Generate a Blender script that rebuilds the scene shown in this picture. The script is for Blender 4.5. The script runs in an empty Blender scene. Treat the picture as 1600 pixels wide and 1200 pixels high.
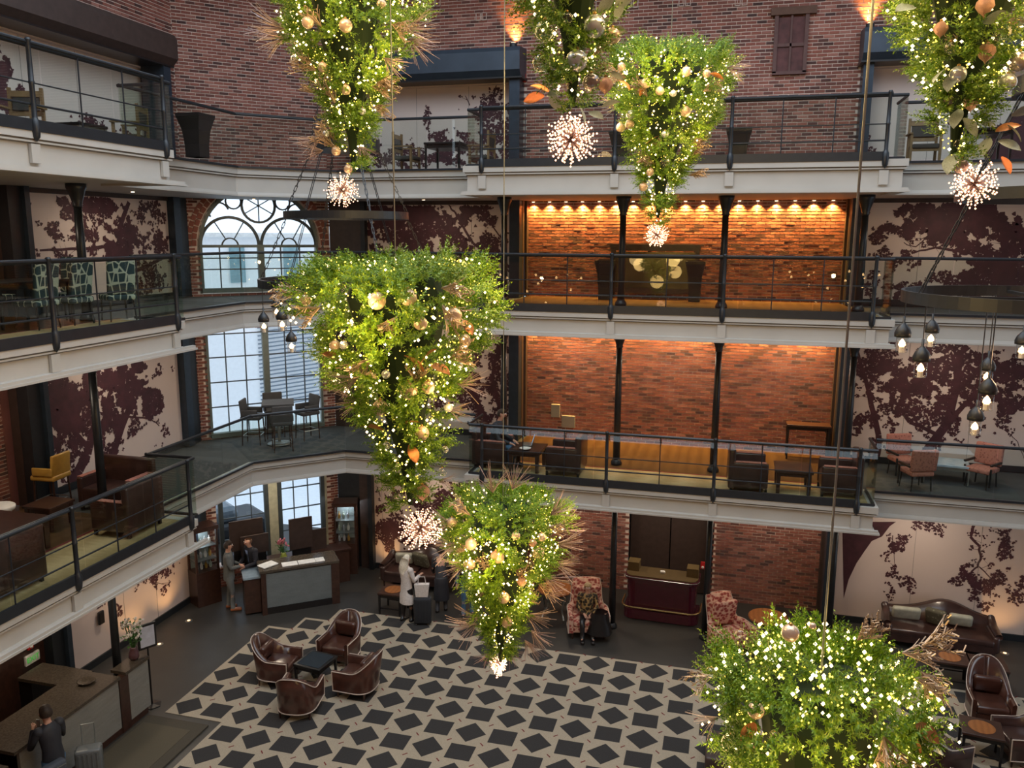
import bpy, bmesh, math, random
import numpy as np
from mathutils import Vector, Matrix, Euler
R=math.radians; PI=math.pi; rnd=random.Random(7); nr=np.random.RandomState(5)
C=bpy.context.scene.collection; SC=bpy.context.scene
# ---------------------------------------------------------------- camera, world, exposure
F=1288.664; PITCH=10.226; ROLL=.292; YAW=-14.773; CZ=9.34
cam=bpy.data.objects.new('camera',bpy.data.cameras.new('camera')); C.objects.link(cam)
cam.data.sensor_width=36; cam.data.lens=F/1600*36; cam.data.clip_start=.05; cam.data.clip_end=300
cam.matrix_world=Matrix.Translation((0,0,CZ))@Matrix.Rotation(R(-YAW),4,'Z')@Matrix.Rotation(R(90-PITCH),4,'X')@Matrix.Rotation(R(ROLL),4,'Z')
SC.camera=cam
w=bpy.data.worlds.new('sky'); SC.world=w; w.use_nodes=True
bg=w.node_tree.nodes['Background']; bg.inputs[0].default_value=(.74,.87,1,1); bg.inputs[1].default_value=1.35
SC.view_settings.view_transform='Standard'; SC.view_settings.look='None'; SC.view_settings.gamma=1
SC.view_settings.use_curve_mapping=False; SC.view_settings.exposure=0.3
SC.cycles.sample_clamp_indirect=3; SC.cycles.max_bounces=6; SC.cycles.transparent_max_bounces=24
SC.cycles.caustics_reflective=False; SC.cycles.caustics_refractive=False
def lamp(kind,loc,power,col,size=.05,aim=None,angle=60,blend=.5,sy=None):
    d=bpy.data.lights.new('lamp',kind); d.energy=power; d.color=col
    if kind=='AREA':
        d.size=size
        if sy: d.shape='RECTANGLE'; d.size_y=sy
    else: d.shadow_soft_size=size
    if kind=='SPOT': d.spot_size=R(angle); d.spot_blend=blend
    o=bpy.data.objects.new('lamp',d); C.objects.link(o); o.location=loc
    v=(Vector(aim)-Vector(loc)) if aim else Vector((0,0,-1))
    o.rotation_euler=v.to_track_quat('-Z','Y').to_euler(); return o
# daylight that falls in through the cupola over the hall
lamp('AREA',(-1.25,8.7,19.5),900,(.86,.93,1),12,(-1.25,8.7,0),sy=12)
# ---------------------------------------------------------------- placement helpers
def ray(px,py):
    u=(px-800)/F; v=(py-600)/F; c=R(-ROLL); u,v=u*math.cos(c)-v*math.sin(c),u*math.sin(c)+v*math.cos(c)
    b=R(PITCH); yr=math.cos(b)-v*math.sin(b); z=-v*math.cos(b)-math.sin(b); a=R(YAW)
    return Vector((u*math.cos(a)+yr*math.sin(a),-u*math.sin(a)+yr*math.cos(a),z))
def at(px,py,**k):
    r=ray(px,py)
    if 'z' in k: t=(k['z']-CZ)/r.z
    elif 'y' in k: t=k['y']/r.y
    elif 'x' in k: t=k['x']/r.x
    elif 'diag' in k: t=k['diag']/(r.y-r.x)
    elif 'd' in k: t=k['d']/math.hypot(r.x,r.y)
    return Vector((0,0,CZ))+r*t
CX,CY,RB,WD,DR,SS=-1.254,8.68,8.222,4.238,1.102,7.725
Z={1:0.0,2:4.09,3:7.80,4:10.755}
def Dp(u,v,z=0): return Vector((CX+u,CY+v,z))
def Ap(u,v,z=0): return Vector((CX-v,CY-u,z))
VM=20.5-CY; VB=20.9-CY     # distance of mural and brick planes from the centre
LV={1:'on the ground floor',2:'on the first balcony',3:'on the second balcony',4:'on the top balcony'}
# ---------------------------------------------------------------- materials
MT={}
def mat(name,col,rough=.6,metal=0,noise=.12,scale=8,bump=0,emit=None,es=1,coat=0,trans=0,spec=None):
    if name in MT: return MT[name]
    m=bpy.data.materials.new(name); m.use_nodes=True; nt=m.node_tree; b=nt.nodes['Principled BSDF']
    b.inputs['Roughness'].default_value=rough; b.inputs['Metallic'].default_value=metal
    if coat: b.inputs['Coat Weight'].default_value=coat; b.inputs['Coat Roughness'].default_value=.15
    if trans: b.inputs['Transmission Weight'].default_value=trans
    if spec is not None: b.inputs['Specular IOR Level'].default_value=spec
    b.inputs['Base Color'].default_value=(*col,1)
    if emit:
        b.inputs['Emission Color'].default_value=(*emit,1); b.inputs['Emission Strength'].default_value=es
    elif noise or bump:
        tc=nt.nodes.new('ShaderNodeTexCoord'); n=nt.nodes.new('ShaderNodeTexNoise'); n.inputs['Scale'].default_value=scale; n.inputs['Detail'].default_value=3
        nt.links.new(tc.outputs['Object'],n.inputs['Vector'])
        if noise:
            r=nt.nodes.new('ShaderNodeValToRGB'); r.color_ramp.elements[0].position=.3; r.color_ramp.elements[1].position=.7
            r.color_ramp.elements[0].color=(*[c*(1-noise) for c in col],1); r.color_ramp.elements[1].color=(*[min(1,c*(1+noise)) for c in col],1)
            nt.links.new(n.outputs['Fac'],r.inputs[0]); nt.links.new(r.outputs[0],b.inputs['Base Color'])
        if bump:
            bp=nt.nodes.new('ShaderNodeBump'); bp.inputs['Strength'].default_value=bump; bp.inputs['Distance'].default_value=.01
            nt.links.new(n.outputs['Fac'],bp.inputs['Height']); nt.links.new(bp.outputs[0],b.inputs['Normal'])
    MT[name]=m; return m
def glass_mat(name,tint,ior=1.5,boost=1.0):
    m=bpy.data.materials.new(name); m.use_nodes=True; nt=m.node_tree; nt.nodes.clear()
    o=nt.nodes.new('ShaderNodeOutputMaterial'); mx=nt.nodes.new('ShaderNodeMixShader'); t=nt.nodes.new('ShaderNodeBsdfTransparent'); g=nt.nodes.new('ShaderNodeBsdfGlossy'); f=nt.nodes.new('ShaderNodeFresnel')
    t.inputs[0].default_value=(*tint,1); g.inputs['Roughness'].default_value=.01; 
    nt.nodes.remove(f); f=nt.nodes.new('ShaderNodeLayerWeight'); f.inputs['Blend'].default_value=.5
    pw=nt.nodes.new('ShaderNodeMath'); pw.operation='POWER'; pw.inputs[1].default_value=5; nt.links.new(f.outputs['Facing'],pw.inputs[0])
    mu=nt.nodes.new('ShaderNodeMath'); mu.operation='MULTIPLY_ADD'; mu.inputs[1].default_value=.9; mu.inputs[2].default_value=.035*boost; mu.use_clamp=True
    nt.links.new(pw.outputs[0],mu.inputs[0]); nt.links.new(mu.outputs[0],mx.inputs[0]); nt.links.new(t.outputs[0],mx.inputs[1]); nt.links.new(g.outputs[0],mx.inputs[2]); nt.links.new(mx.outputs[0],o.inputs[0])
    return m
def ramp_mat(name,cols,kind='island',rough=.8,scale=5,stretch=(1,1,1),bump=0,metal=0,pos=None,coat=0):
    m=bpy.data.materials.new(name); m.use_nodes=True; nt=m.node_tree; b=nt.nodes['Principled BSDF']; b.inputs['Roughness'].default_value=rough; b.inputs['Metallic'].default_value=metal
    if coat: b.inputs['Coat Weight'].default_value=coat
    r=nt.nodes.new('ShaderNodeValToRGB'); e=r.color_ramp.elements
    while len(e)<len(cols): e.new(.5)
    for i,c in enumerate(cols): e[i].position=(pos[i] if pos else i/(len(cols)-1)); e[i].color=(*c,1)
    tc=nt.nodes.new('ShaderNodeTexCoord'); mp=nt.nodes.new('ShaderNodeMapping'); mp.inputs['Scale'].default_value=stretch
    nt.links.new(tc.outputs['Object'],mp.inputs[0])
    if kind=='island':
        g=nt.nodes.new('ShaderNodeNewGeometry'); src=g.outputs['Random Per Island']
    elif kind=='voronoi':
        v=nt.nodes.new('ShaderNodeTexVoronoi'); v.inputs['Scale'].default_value=scale; nt.links.new(mp.outputs[0],v.inputs['Vector']); src=v.outputs['Distance']
    elif kind=='edge':
        v=nt.nodes.new('ShaderNodeTexVoronoi'); v.feature='DISTANCE_TO_EDGE'; v.inputs['Scale'].default_value=scale; v.inputs['Randomness'].default_value=.55; nt.links.new(mp.outputs[0],v.inputs['Vector']); src=v.outputs['Distance']
    elif kind=='wave':
        v=nt.nodes.new('ShaderNodeTexWave'); v.inputs['Scale'].default_value=scale; v.inputs['Distortion'].default_value=2; nt.links.new(mp.outputs[0],v.inputs['Vector']); src=v.outputs['Fac']
    else:
        v=nt.nodes.new('ShaderNodeTexNoise'); v.inputs['Scale'].default_value=scale; v.inputs['Detail'].default_value=5; nt.links.new(mp.outputs[0],v.inputs['Vector']); src=v.outputs['Fac']
    nt.links.new(src,r.inputs[0])
    n2=nt.nodes.new('ShaderNodeTexNoise'); n2.inputs['Scale'].default_value=1.1 if kind=='island' else 30; n2.inputs['Detail'].default_value=4; nt.links.new(tc.outputs['Object'],n2.inputs['Vector'])
    hs=nt.nodes.new('ShaderNodeMixRGB'); hs.blend_type='OVERLAY'; hs.inputs[0].default_value=.45 if kind=='island' else .15
    nt.links.new(r.outputs[0],hs.inputs[1]); nt.links.new(n2.outputs['Fac'],hs.inputs[2]); nt.links.new(hs.outputs[0],b.inputs['Base Color'])
    if bump:
        n3=nt.nodes.new('ShaderNodeTexNoise'); n3.inputs['Scale'].default_value=40; nt.links.new(tc.outputs['Object'],n3.inputs['Vector'])
        bp=nt.nodes.new('ShaderNodeBump'); bp.inputs['Strength'].default_value=bump; bp.inputs['Distance'].default_value=.012; nt.links.new(n3.outputs['Fac'],bp.inputs['Height']); nt.links.new(bp.outputs[0],b.inputs['Normal'])
    MT[name]=m; return m
def emis(name,col,s):
    m=mat(name,col,emit=col,es=s); m.cycles.emission_sampling='NONE'; return m
M_cream=mat('cream_paint',(.46,.44,.405),.55,noise=.04,scale=2)
M_line=mat('painted_shade_and_seam',(.16,.155,.15),.7)  # dark tone: painted shade in fascia grooves, also mural panel seams
M_iron=mat('black_iron',(.022,.026,.032),.38,.3,spec=.6)
M_steel=mat('blue_black_steel',(.035,.05,.072),.33,.4)
M_canopy=mat('canopy_steel',(.045,.062,.088),.4,.3,scale=3)
M_wood=mat('dark_walnut',(.045,.02,.014),.35,noise=.25,scale=12,coat=.2)
M_brown=mat('brown_panel',(.05,.032,.028),.5,noise=.15)
M_black=mat('black_lacquer',(.012,.011,.012),.3)
M_mortar=mat('mortar',(.70,.58,.52),.95,bump=.4,scale=60)
M_brick=ramp_mat('brick_clay',[(.065,.032,.03),(.18,.066,.052),(.285,.10,.072),(.225,.076,.058),(.36,.16,.125)],rough=.85,bump=.5)
M_paper=mat('mural_paper',(.66,.55,.51),.7,noise=.04,scale=.8)
M_print=mat('maroon_print',(.062,.018,.026),.65,noise=.25,scale=5)
M_carpetD=mat('charcoal_wool',(.028,.026,.026),.95,noise=.2,scale=60,bump=.5)
M_carpetB=mat('beige_wool',(.37,.31,.23),.95,noise=.12,scale=60,bump=.5)
M_red=mat('red_dash_wool',(.16,.02,.02),.9)
M_floor=ramp_mat('dark_stone_floor',[(.028,.027,.026),(.05,.047,.043)],'noise',.42,2.2,bump=.05)
M_runner=ramp_mat('mottled_grey_carpet',[(.035,.038,.042),(.075,.08,.085)],'noise',.9,3,(1,1,1),bump=.2)
M_plank=ramp_mat('brown_plank_floor',[(.075,.04,.018),(.10,.056,.026)],'wave',.3,3,(.4,6,1))
M_tan=ramp_mat('striped_tan_carpet',[(.50,.38,.20),(.36,.26,.12)],'wave',.85,4,(.1,3,1))
M_glass=glass_mat('rail_glass',(.90,.94,.91),1.45,1.3)
M_wglass=glass_mat('window_glass',(.93,.97,1),1.45)
M_leather=mat('brown_leather',(.065,.024,.016),.28,noise=.3,scale=5,coat=.35,bump=.15)
M_leatherD=mat('dark_leather',(.05,.024,.02),.3,noise=.3,scale=5,coat=.3,bump=.15)
M_piping=mat('pale_piping',(.55,.45,.38),.5)
M_oak=ramp_mat('orange_oak',[(.26,.09,.025),(.34,.125,.036)],'wave',.35,3,(1,8,1),coat=.3)
M_zinc=mat('zinc_legs',(.35,.38,.38),.35,.8)
M_white=mat('white_paint',(.8,.8,.78),.5)
M_fabG=mat('grey_fabric',(.05,.045,.042),.9,bump=.2,scale=40)
M_stone=ramp_mat('veined_grey_stone',[(.17,.17,.155),(.30,.295,.27)],'noise',.35,2.5,(1,1,5),bump=.03)
M_slate=ramp_mat('veined_slate_stone',[(.11,.13,.135),(.19,.215,.22)],'noise',.35,2.5,(1,1,3))
M_counter=mat('brown_granite',(.075,.06,.045),.22,noise=.25,scale=30)
M_skin=mat('skin',(.55,.30,.21),.5,noise=.05)
M_gold=mat('warm_gilt',(.55,.33,.1),.35,.8)
M_warm=emis('warm_flame',(1,.6,.25),9)
M_diff=emis('lamp_diffuser',(1,.78,.5),6)
# ---------------------------------------------------------------- mesh builder
class MB:
    def __init__(s): s.v=[]; s.f=[]; s.T=Matrix.Identity(4)
    def add(s,vs,fs):
        n=len(s.v); T=s.T
        s.v+=[tuple(T@Vector(p)) for p in vs]; s.f+=[tuple(n+i for i in f) for f in fs]; return s
    def box(s,c,d,rz=0,taper=1,rx=0,ry=0):
        x,y,z=d[0]/2,d[1]/2,d[2]/2; t=taper
        vs=[(-x*t,-y*t,-z),(x*t,-y*t,-z),(x*t,y*t,-z),(-x*t,y*t,-z),(-x,-y,z),(x,-y,z),(x,y,z),(-x,y,z)]
        m=Matrix.Translation(c)@Euler((rx,ry,rz)).to_matrix().to_4x4()
        return s.add([m@Vector(p) for p in vs],[(0,3,2,1),(4,5,6,7),(0,1,5,4),(1,2,6,5),(2,3,7,6),(3,0,4,7)])
    def rbox(s,c,d,r=.03,rz=0,rx=0,ry=0,n=3,puff=0):   # box with rounded vertical profile: superellipse cushions
        x,y,z=[a/2 for a in d]; m=Matrix.Translation(c)@Euler((rx,ry,rz)).to_matrix().to_4x4()
        bm=bmesh.new(); bmesh.ops.create_cube(bm,size=2)
        for v in bm.verts: v.co=Vector((v.co.x*x,v.co.y*y,v.co.z*z))
        bmesh.ops.bevel(bm,geom=bm.edges[:],offset=min(r,x*.95,y*.95,z*.95),segments=n,affect='EDGES',profile=.5)
        bm.verts.ensure_lookup_table()
        out=[m@v.co for v in bm.verts]; fs=[tuple(v.index for v in f.verts) for f in bm.faces]; bm.free(); return s.add(out,fs)
    def tube(s,pts,r,n=8,cap=True,closed=False):
        pts=[Vector(p) for p in pts]; rr=r if isinstance(r,(list,tuple)) else [r]*len(pts); k=len(pts); vs=[];fs=[]
        for i,p in enumerate(pts):
            a=pts[(i-1)%k] if (closed or i>0) else p; b=pts[(i+1)%k] if (closed or i<k-1) else p
            t=(b-a).normalized() if (b-a).length>1e-9 else Vector((0,0,1)); u=t.cross(Vector((0,0,1)))
            if u.length<1e-3: u=t.cross(Vector((0,1,0)))
            u.normalize(); w=t.cross(u)
            for j in range(n): an=2*PI*(j+.5)/n; vs.append(p+(u*math.cos(an)+w*math.sin(an))*rr[i])
        for i in range(k if closed else k-1):
            for j in range(n):
                a=i*n+j;b=i*n+(j+1)%n;c=((i+1)%k)*n+(j+1)%n;d=((i+1)%k)*n+j; fs.append((a,b,c,d))
        if cap and not closed: fs+= [tuple(range(n)),tuple((k-1)*n+j for j in reversed(range(n)))]
        return s.add(vs,fs)
    def lathe(s,prof,c=(0,0,0),n=16,sx=1,sy=1):
        vs=[];fs=[];k=len(prof)
        for (r,z) in prof:
            for j in range(n): a=2*PI*j/n; vs.append((c[0]+r*sx*math.cos(a),c[1]+r*sy*math.sin(a),c[2]+z))
        for i in range(k-1):
            for j in range(n): fs.append((i*n+j,i*n+(j+1)%n,(i+1)*n+(j+1)%n,(i+1)*n+j))
        fs+=[tuple(reversed(range(n))),tuple((k-1)*n+j for j in range(n))]
        return s.add(vs,fs)
    def sph(s,c,r,n=8,k=6,sx=1,sy=1,sz=1):
        return s.lathe([(max(1e-4,r*math.sin(PI*i/k)),-r*sz*math.cos(PI*i/k)) for i in range(k+1)],c,n,sx,sy)
    def ico(s,c,r):
        p=[(1,0,0),(-1,0,0),(0,1,0),(0,-1,0),(0,0,1),(0,0,-1)]
        return s.add([(c[0]+r*a,c[1]+r*b,c[2]+r*d) for a,b,d in p],[(0,2,4),(2,1,4),(1,3,4),(3,0,4),(2,0,5),(1,2,5),(3,1,5),(0,3,5)])
    def prism(s,poly,z0,z1):
        n=len(poly); return s.add([(x,y,z0) for x,y in poly]+[(x,y,z1) for x,y in poly],[tuple(reversed(range(n))),tuple(range(n,2*n))]+[(i,(i+1)%n,n+(i+1)%n,n+i) for i in range(n)])
    def grid(s,pts,closed=False):
        h=len(pts);w=len(pts[0]);return s.add([p for r in pts for p in r],[(i*w+j,i*w+(j+1)%w,(i+1)*w+(j+1)%w,(i+1)*w+j) for i in range(h-1) for j in range(w if closed else w-1)])
    def mesh(s,name,m,smooth=False):
        me=bpy.data.meshes.new(name); me.from_pydata(s.v,[],s.f); me.materials.append(m)
        if smooth: me.polygons.foreach_set('use_smooth',[True]*len(me.polygons))
        me.update(); return me
    def build(s,name,m,parent=None,smooth=False,kind=None,label=None):
        o=bpy.data.objects.new(name,s.mesh(name,m,smooth)); C.objects.link(o)
        if parent: o.parent=parent
        if kind: o['kind']=kind
        if label: o['label']=label
        return o
def flip_normals(o):
    bm=bmesh.new(); bm.from_mesh(o.data); bmesh.ops.recalc_face_normals(bm,faces=bm.faces); bm.to_mesh(o.data); bm.free()
def thing(name,label,cat,loc=(0,0,0),rz=0,group=None,rot=None):
    o=bpy.data.objects.new(name,None); C.objects.link(o); o.location=loc; o.rotation_euler=rot or (0,0,rz); o.empty_display_size=.1
    o['label']=label;o['category']=cat
    if group: o['group']=group
    return o
def tag(o,label,cat,group=None):
    o['label']=label;o['category']=cat
    if group: o['group']=group
    return o
def struct(mb,name,m,parent=None,smooth=False):
    o=mb.build(name,m,parent,smooth)
    if not parent: o['kind']='structure'
    return o
def dup(root,label,loc,rz=0,group=None,rot=None,s=None,parent=None):
    c=root.copy(); C.objects.link(c)
    if parent is None: c.location=loc; c.rotation_euler=rot or (0,0,rz)
    if s: c.scale=(s,s,s)
    if label: c['label']=label
    if group: c['group']=group
    elif parent is None and 'group' in c: del c['group']
    if parent: c.parent=parent
    for ch in [x for x in root.children]: dup(ch,None,None,parent=c)
    return c
# ---------------------------------------------------------------- floors, slabs, fascias
edge=[(8.07,9),(8.07,16.4),(6.47,18.0),(2.984,18.0),(2.984,16.9),(-5.492,16.9),(-5.492,18.0),(-8.98,18.0),(-10.58,16.4),(-10.58,12.72),(-9.476,12.72),(-9.476,4.64),(-10.58,4.64),(-10.58,1)]
outer=[(-13.08,1),(-13.08,4.83),(-13.5,4.83),(-13.5,12.53),(-13.08,12.53),(-13.08,17.92),(-10.5,20.5),(-5.15,20.5),(-5.15,20.9),(2.54,20.9),(2.54,20.5),(7.99,20.5),(10.57,17.92),(10.57,9)]
def offs(path,d):      # offset toward the open hall (left of travel is walls)
    out=[];n=len(path)
    for i in range(n):
        p=Vector(path[i]); 
        ns=[]
        for a,b in ((i-1,i),(i,i+1)):
            if a>=0 and b<n:
                t=(Vector(path[b])-Vector(path[a])).normalized(); ns.append(Vector((-t.y,t.x)))
        if len(ns)==1: m=ns[0]; out.append(p+m*d)
        else:
            m=(ns[0]+ns[1]).normalized(); out.append(p+m*d/max(.3,m.dot(ns[0])))
    return out
def sweep(path,prof):
    rows=[]
    for o,z in prof: rows.append([(q.x,q.y,z) for q in offs(path,o)])
    return MB().grid(rows)
for L in (2,3,4):
    z=Z[L]; d={2:.55,3:.55,4:.6}[L]
    s=MB(); s.add([(x,y,z-.02) for x,y in edge+outer],[tuple(range(len(edge)+len(outer)))]); o=struct(s,'floor',M_runner)
    if L>=2:
        t=MB(); 
        for pts in ([Dp(-WD+.1,RB+.12),Dp(WD-.1,RB+.12),Dp(WD-.1,RB+1.35),Dp(-WD+.1,RB+1.35)],[Ap(-WD+.1,RB+.12),Ap(WD-.1,RB+.12),Ap(WD-.1,RB+1.35),Ap(-WD+.1,RB+1.35)]):
            t.prism([(p.x,p.y) for p in pts],z-.018,z-.004)
        t.build('carpet_strip',M_tan,o)
        t=MB()
        for f in (Dp,Ap):
            pts=[f(-WD+.1,RB+1.35),f(WD-.1,RB+1.35),f(WD-.1,RB+1.41),f(-WD+.1,RB+1.41)]; t.prism([(p.x,p.y) for p in pts],z-.018,z-.003)
        t.build('carpet_border',M_red,o)
        t=MB()
        for f in (Dp,Ap):
            pts=[f(-3.8,RB+1.41),f(3.8,RB+1.41),f(3.8,VB),f(-3.8,VB)]; t.prism([(p.x,p.y) for p in pts],z-.018,z-.006)
        t.build('plank_floor',M_plank,o)
    s=MB(); s.add([(x,y,z-d+.04) for x,y in edge+outer],[tuple(reversed(range(len(edge)+len(outer))))]); struct(s,'ceiling',M_cream)
    s=sweep(edge,[(-.12,z-.0),(.04,z),(.04,z-.13),(.0,z-.13),(.0,z-.155),(.02,z-.155),(.02,z-.18),(-.02,z-.18),(-.02,z-.2),(-.035,z-.2),(-.035,z-d+.09),(-.0,z-d+.09),(.02,z-d+.03),(.02,z-d),(-.2,z-d),(-.2,z-d+.06)])
    o=struct(s,'trim_%d'%(L-1),M_cream); flip_normals(o)
    g=MB()
    for zz in (z-.142,z-.19):
        rows=[[(q.x,q.y,a) for q in offs(edge,b)] for b,a in ((.0042,zz+.012),(.0042,zz-.012))]; 
        if zz>z-.16: g.grid(rows)
        else: g.grid([[(q.x,q.y,a) for q in offs(edge,-.0185)] for a in (zz+.008,zz-.008)])
    g.build('shadow_line',M_line,o)  # dark strips put the groove shadows into the colour
    # bay face: raised end blocks under each post and lower cornice
    for f in (Dp,Ap):
        b=MB()
        for u in (-3.87,-1.11,1.11,3.87):
            p=f(u,RB-.0); q=.16
            b.T=Matrix.Translation((p.x,p.y,z-.33))@Matrix.Rotation(0 if f is Dp else R(90),4,'Z'); b.box((0,0,0),(q,.05,.26))
        b.T=Matrix.Identity(4)
        p0,p1=f(-WD-.03,RB-.035),f(WD+.03,RB-.035)
        b.box(((p0.x+p1.x)/2,(p0.y+p1.y)/2,z-d+.06),(abs(p1.x-p0.x)+.07,abs(p1.y-p0.y)+.07,.05))
        b.box(((p0.x+p1.x)/2,(p0.y+p1.y)/2,z-d+.02),(abs(p1.x-p0.x)+.12,abs(p1.y-p0.y)+.12,.035))
        b.build('cornice',M_cream,o)
# ground floor
s=MB(); s.box((-1.5,10,-.05),(30,26,.1)); FL=struct(s,'floor',M_floor)
# carpet laid cell by cell
PT=.6355; ox,oy=-3.74,16.17
def inside(x,y):
    if y>17.95 or x<-10.45 or y<2 or x>7.9: return False
    if y>16.95 and not (x<-5.6 or x>3.0): return False
    if x<-9.4 and y<12.6: return False
    if y-x>26.9: return False
    if y+x>24.4: return False
    return True
base=MB(); sq=MB(); di=MB(); rd=MB(); cells=[]
ncell=0
for i in range(-14,20):
    for j in range(-24,5):
        x=ox+i*PT;y=oy+j*PT
        if not inside(x,y): continue
        h=PT/2; base.box((x,y,.006),(PT+.001,PT+.001,.012))
        cells.append((x,y,(i+j)%2))
        for sx,sy in ((1,1),):
            a=R(45 if (i+j)%2 else -45); rd.box((x+h,y+h,.0135),(.10,.022,.003),rz=a)
cp=thing('patterned_carpet','large carpet of charcoal squares and diamonds on beige in the hall','carpet',(0,0,0))
base.build('carpet_base',M_carpetB,cp); rd.build('red_dash',M_red,cp,kind='stuff')
msq=MB().box((0,0,0),(.48,.44,.004)).mesh('square_motif',M_carpetD)
mdi=MB().add([(-.305,0,-.002),(0,-.315,-.002),(.305,0,-.002),(0,.315,-.002),(-.305,0,.002),(0,-.315,.002),(.305,0,.002),(0,.315,.002)],[(3,2,1,0),(4,5,6,7),(0,1,5,4),(1,2,6,5),(2,3,7,6),(3,0,4,7)]).mesh('diamond_motif',M_carpetD)
cells.sort(key=lambda c:c[0]**2+(c[1]-8)**2*0+abs(c[1]-14)); n1=n2=0; rest=MB()
def seen(x,y):
    a=R(YAW); dy=x*math.sin(a)+y*math.cos(a); dx=x*math.cos(a)-y*math.sin(a); return y>9 and abs(dx/max(dy,.1))<.66 and (CZ/dy<.80)
for x,y,k in cells:
    if seen(x,y) and (n1 if not k else n2)<290:
        o=bpy.data.objects.new('square_motif' if not k else 'diamond_motif',msq if not k else mdi); C.objects.link(o); o.parent=cp; o.location=(x,y,.014)
        if k: n2+=1
        else: n1+=1
    else:
        if k: rest.add([(x-.305,y,.0145),(x,y-.315,.0145),(x+.305,y,.0145),(x,y+.315,.0145)],[(0,1,2,3)])
        else: rest.box((x,y,.0135),(.48,.44,.002))
rest.build('distant_motifs',M_carpetD,cp,kind='stuff')
# ---------------------------------------------------------------- walls
def frame(p0,p1):      # wall frame: u along wall, z up, n towards hall
    t=(Vector(p1)-Vector(p0)); L=t.length; t.normalize(); n=Vector((t.y,-t.x))  # for walls travelled left to right facing hall at -n side
    return Vector(p0),t,n,L
def W(fr,u,z,n=0): p,t,nn,L=fr; q=p+t*u+nn*n; return Vector((q.x,q.y,z))
fC=frame((-10.5,20.5),(-5.15,20.5)); fD=frame((-5.15,20.9),(2.54,20.9)); fE=frame((2.54,20.5),(7.99,20.5)); fB=frame((-13.08,17.92),(-10.5,20.5)); fF=frame((7.99,20.5),(10.57,17.92))
fA=frame((-13.08,12.53),(-13.08,17.92)); fG=frame((-13.5,4.83),(-13.5,12.53)); fU=frame((-10.5,20.5),(7.99,20.5)); fUA=frame((-13.08,4.0),(-13.08,17.92))
def wallbox(fr,u0,u1,z0,z1,th=.25,n=0,mb=None):
    mb=mb or MB(); a,b=W(fr,u0,z0,n),W(fr,u1,z0,n); c,d=W(fr,u1,z0,n-th),W(fr,u0,z0,n-th)
    mb.prism([(d.x,d.y),(c.x,c.y),(b.x,b.y),(a.x,a.y)],z0,z1); return mb
def bricks(fr,u0,u1,z0,z1,holes,parent,bl=.222,bh=.077,n0=0,name='bricks'):
    p,t,n,L=fr; T=Vector((t.x,t.y,0)); Nn=Vector((n.x,n.y,0)); Vv=[];Fc=[]; k=0; row=0
    z=z0
    while z<z1-.01:
        zt=min(z+bh-.022,z1); u=u0-(bl/2 if row%2 else 0)
        while u<u1:
            a=max(u,u0);b=min(u+bl-.012,u1); u+=bl
            if b-a<.03: continue
            m=((a+b)/2,(z+zt)/2)
            if any(h(*m) for h in holes): continue
            pr=n0+.012+rnd.random()*.006+(.004 if rnd.random()<.1 else 0)
            base=Vector((p.x,p.y,0)); q=[]
            for dn in (n0,pr):
                for uu,zz in ((a,z),(b,z),(b,zt),(a,zt)): w_=base+T*uu+Nn*dn; q.append((w_.x,w_.y,zz))
            Vv+=q; o=k*8; k+=1
            Fc+=[(o+4,o+5,o+6,o+7),(o,o+1,o+5,o+4),(o+1,o+2,o+6,o+5),(o+2,o+3,o+7,o+6),(o+3,o,o+4,o+7)]
        z+=bh; row+=1
    mb=MB(); mb.v=Vv; mb.f=Fc; return mb.build(name,M_brick,parent,kind='stuff')
rect=lambda a,b,c,d:(lambda u,z:a<u<b and c<z<d)
ZT=16.2
# wing wall behind the front bay
wd=struct(wallbox(fD,0,1.9+.95,0,10.3),'wall_back',M_mortar)
wallbox(fD,2.85,5.05,2.75,10.3).build('wall_over_door',M_mortar,wd); wallbox(fD,5.05,fD[3],0,10.3).build('wall_right_of_door',M_mortar,wd)
bricks(fD,0,fD[3],0,10.3,[rect(2.82,5.08,0,2.75)],wd)
# upper brick wall with openings for the two roofed boxes
wu=MB()
for a,b,c,d in ((0,1.0,10.6,ZT),(1.0,5.35,13.0,ZT),(5.35,13.04,10.6,ZT),(13.04,17.4,13.0,ZT),(17.4,18.5,10.6,ZT)): wallbox(fU,a,b,c,d,mb=wu)
wu=struct(wu,'wall_back_upper',M_mortar)
bricks(fU,0,18.49,10.755,ZT,[rect(1.0,5.35,10,13.05),rect(13.04,17.4,10,13.05)],wu)
wl=MB()
for a,b,c,d in ((0,4.5,10.6,ZT),(4.5,12.95,13.0,ZT),(12.95,13.92,10.6,ZT)): wallbox(fUA,a,b,c,d,mb=wl)
wl=struct(wl,'wall_left_upper',M_mortar)
bricks(fUA,8,13.9,10.755,ZT,[rect(4.5,12.95,10,13.05)],wl)
wg=struct(wallbox(fG,0,fG[3],0,10.3),'wall_left_wing',M_mortar); bricks(fG,3.2,fG[3],0,10.3,[],wg)
# the rest of the shell behind the viewer, roof opening enlarged to let more skylight onto the upper walls
s=MB(); s.box((-1.25,-4.2,8.1),(24.5,.3,16.2)); struct(s,'wall_front',M_brick)
s=MB(); s.box((10.8,4.4,8.1),(.3,17,16.2)); struct(s,'wall_right_side',M_brick)
s=MB(); s.box((-13.75,4.4,8.1),(.2,17,16.2)); struct(s,'wall_left_side',M_brick)
s=MB(); s.box((-1.25,-1.9,16.4),(24.5,4.6,.3)); s.box((-1.25,19.4,16.4),(24.5,4.0,.3)); s.box((-12.1,8.9,16.4),(3.5,17,.3)); s.box((9.4,8.9,16.4),(3.3,17,.3)); struct(s,'ceiling',M_brown)
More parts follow.
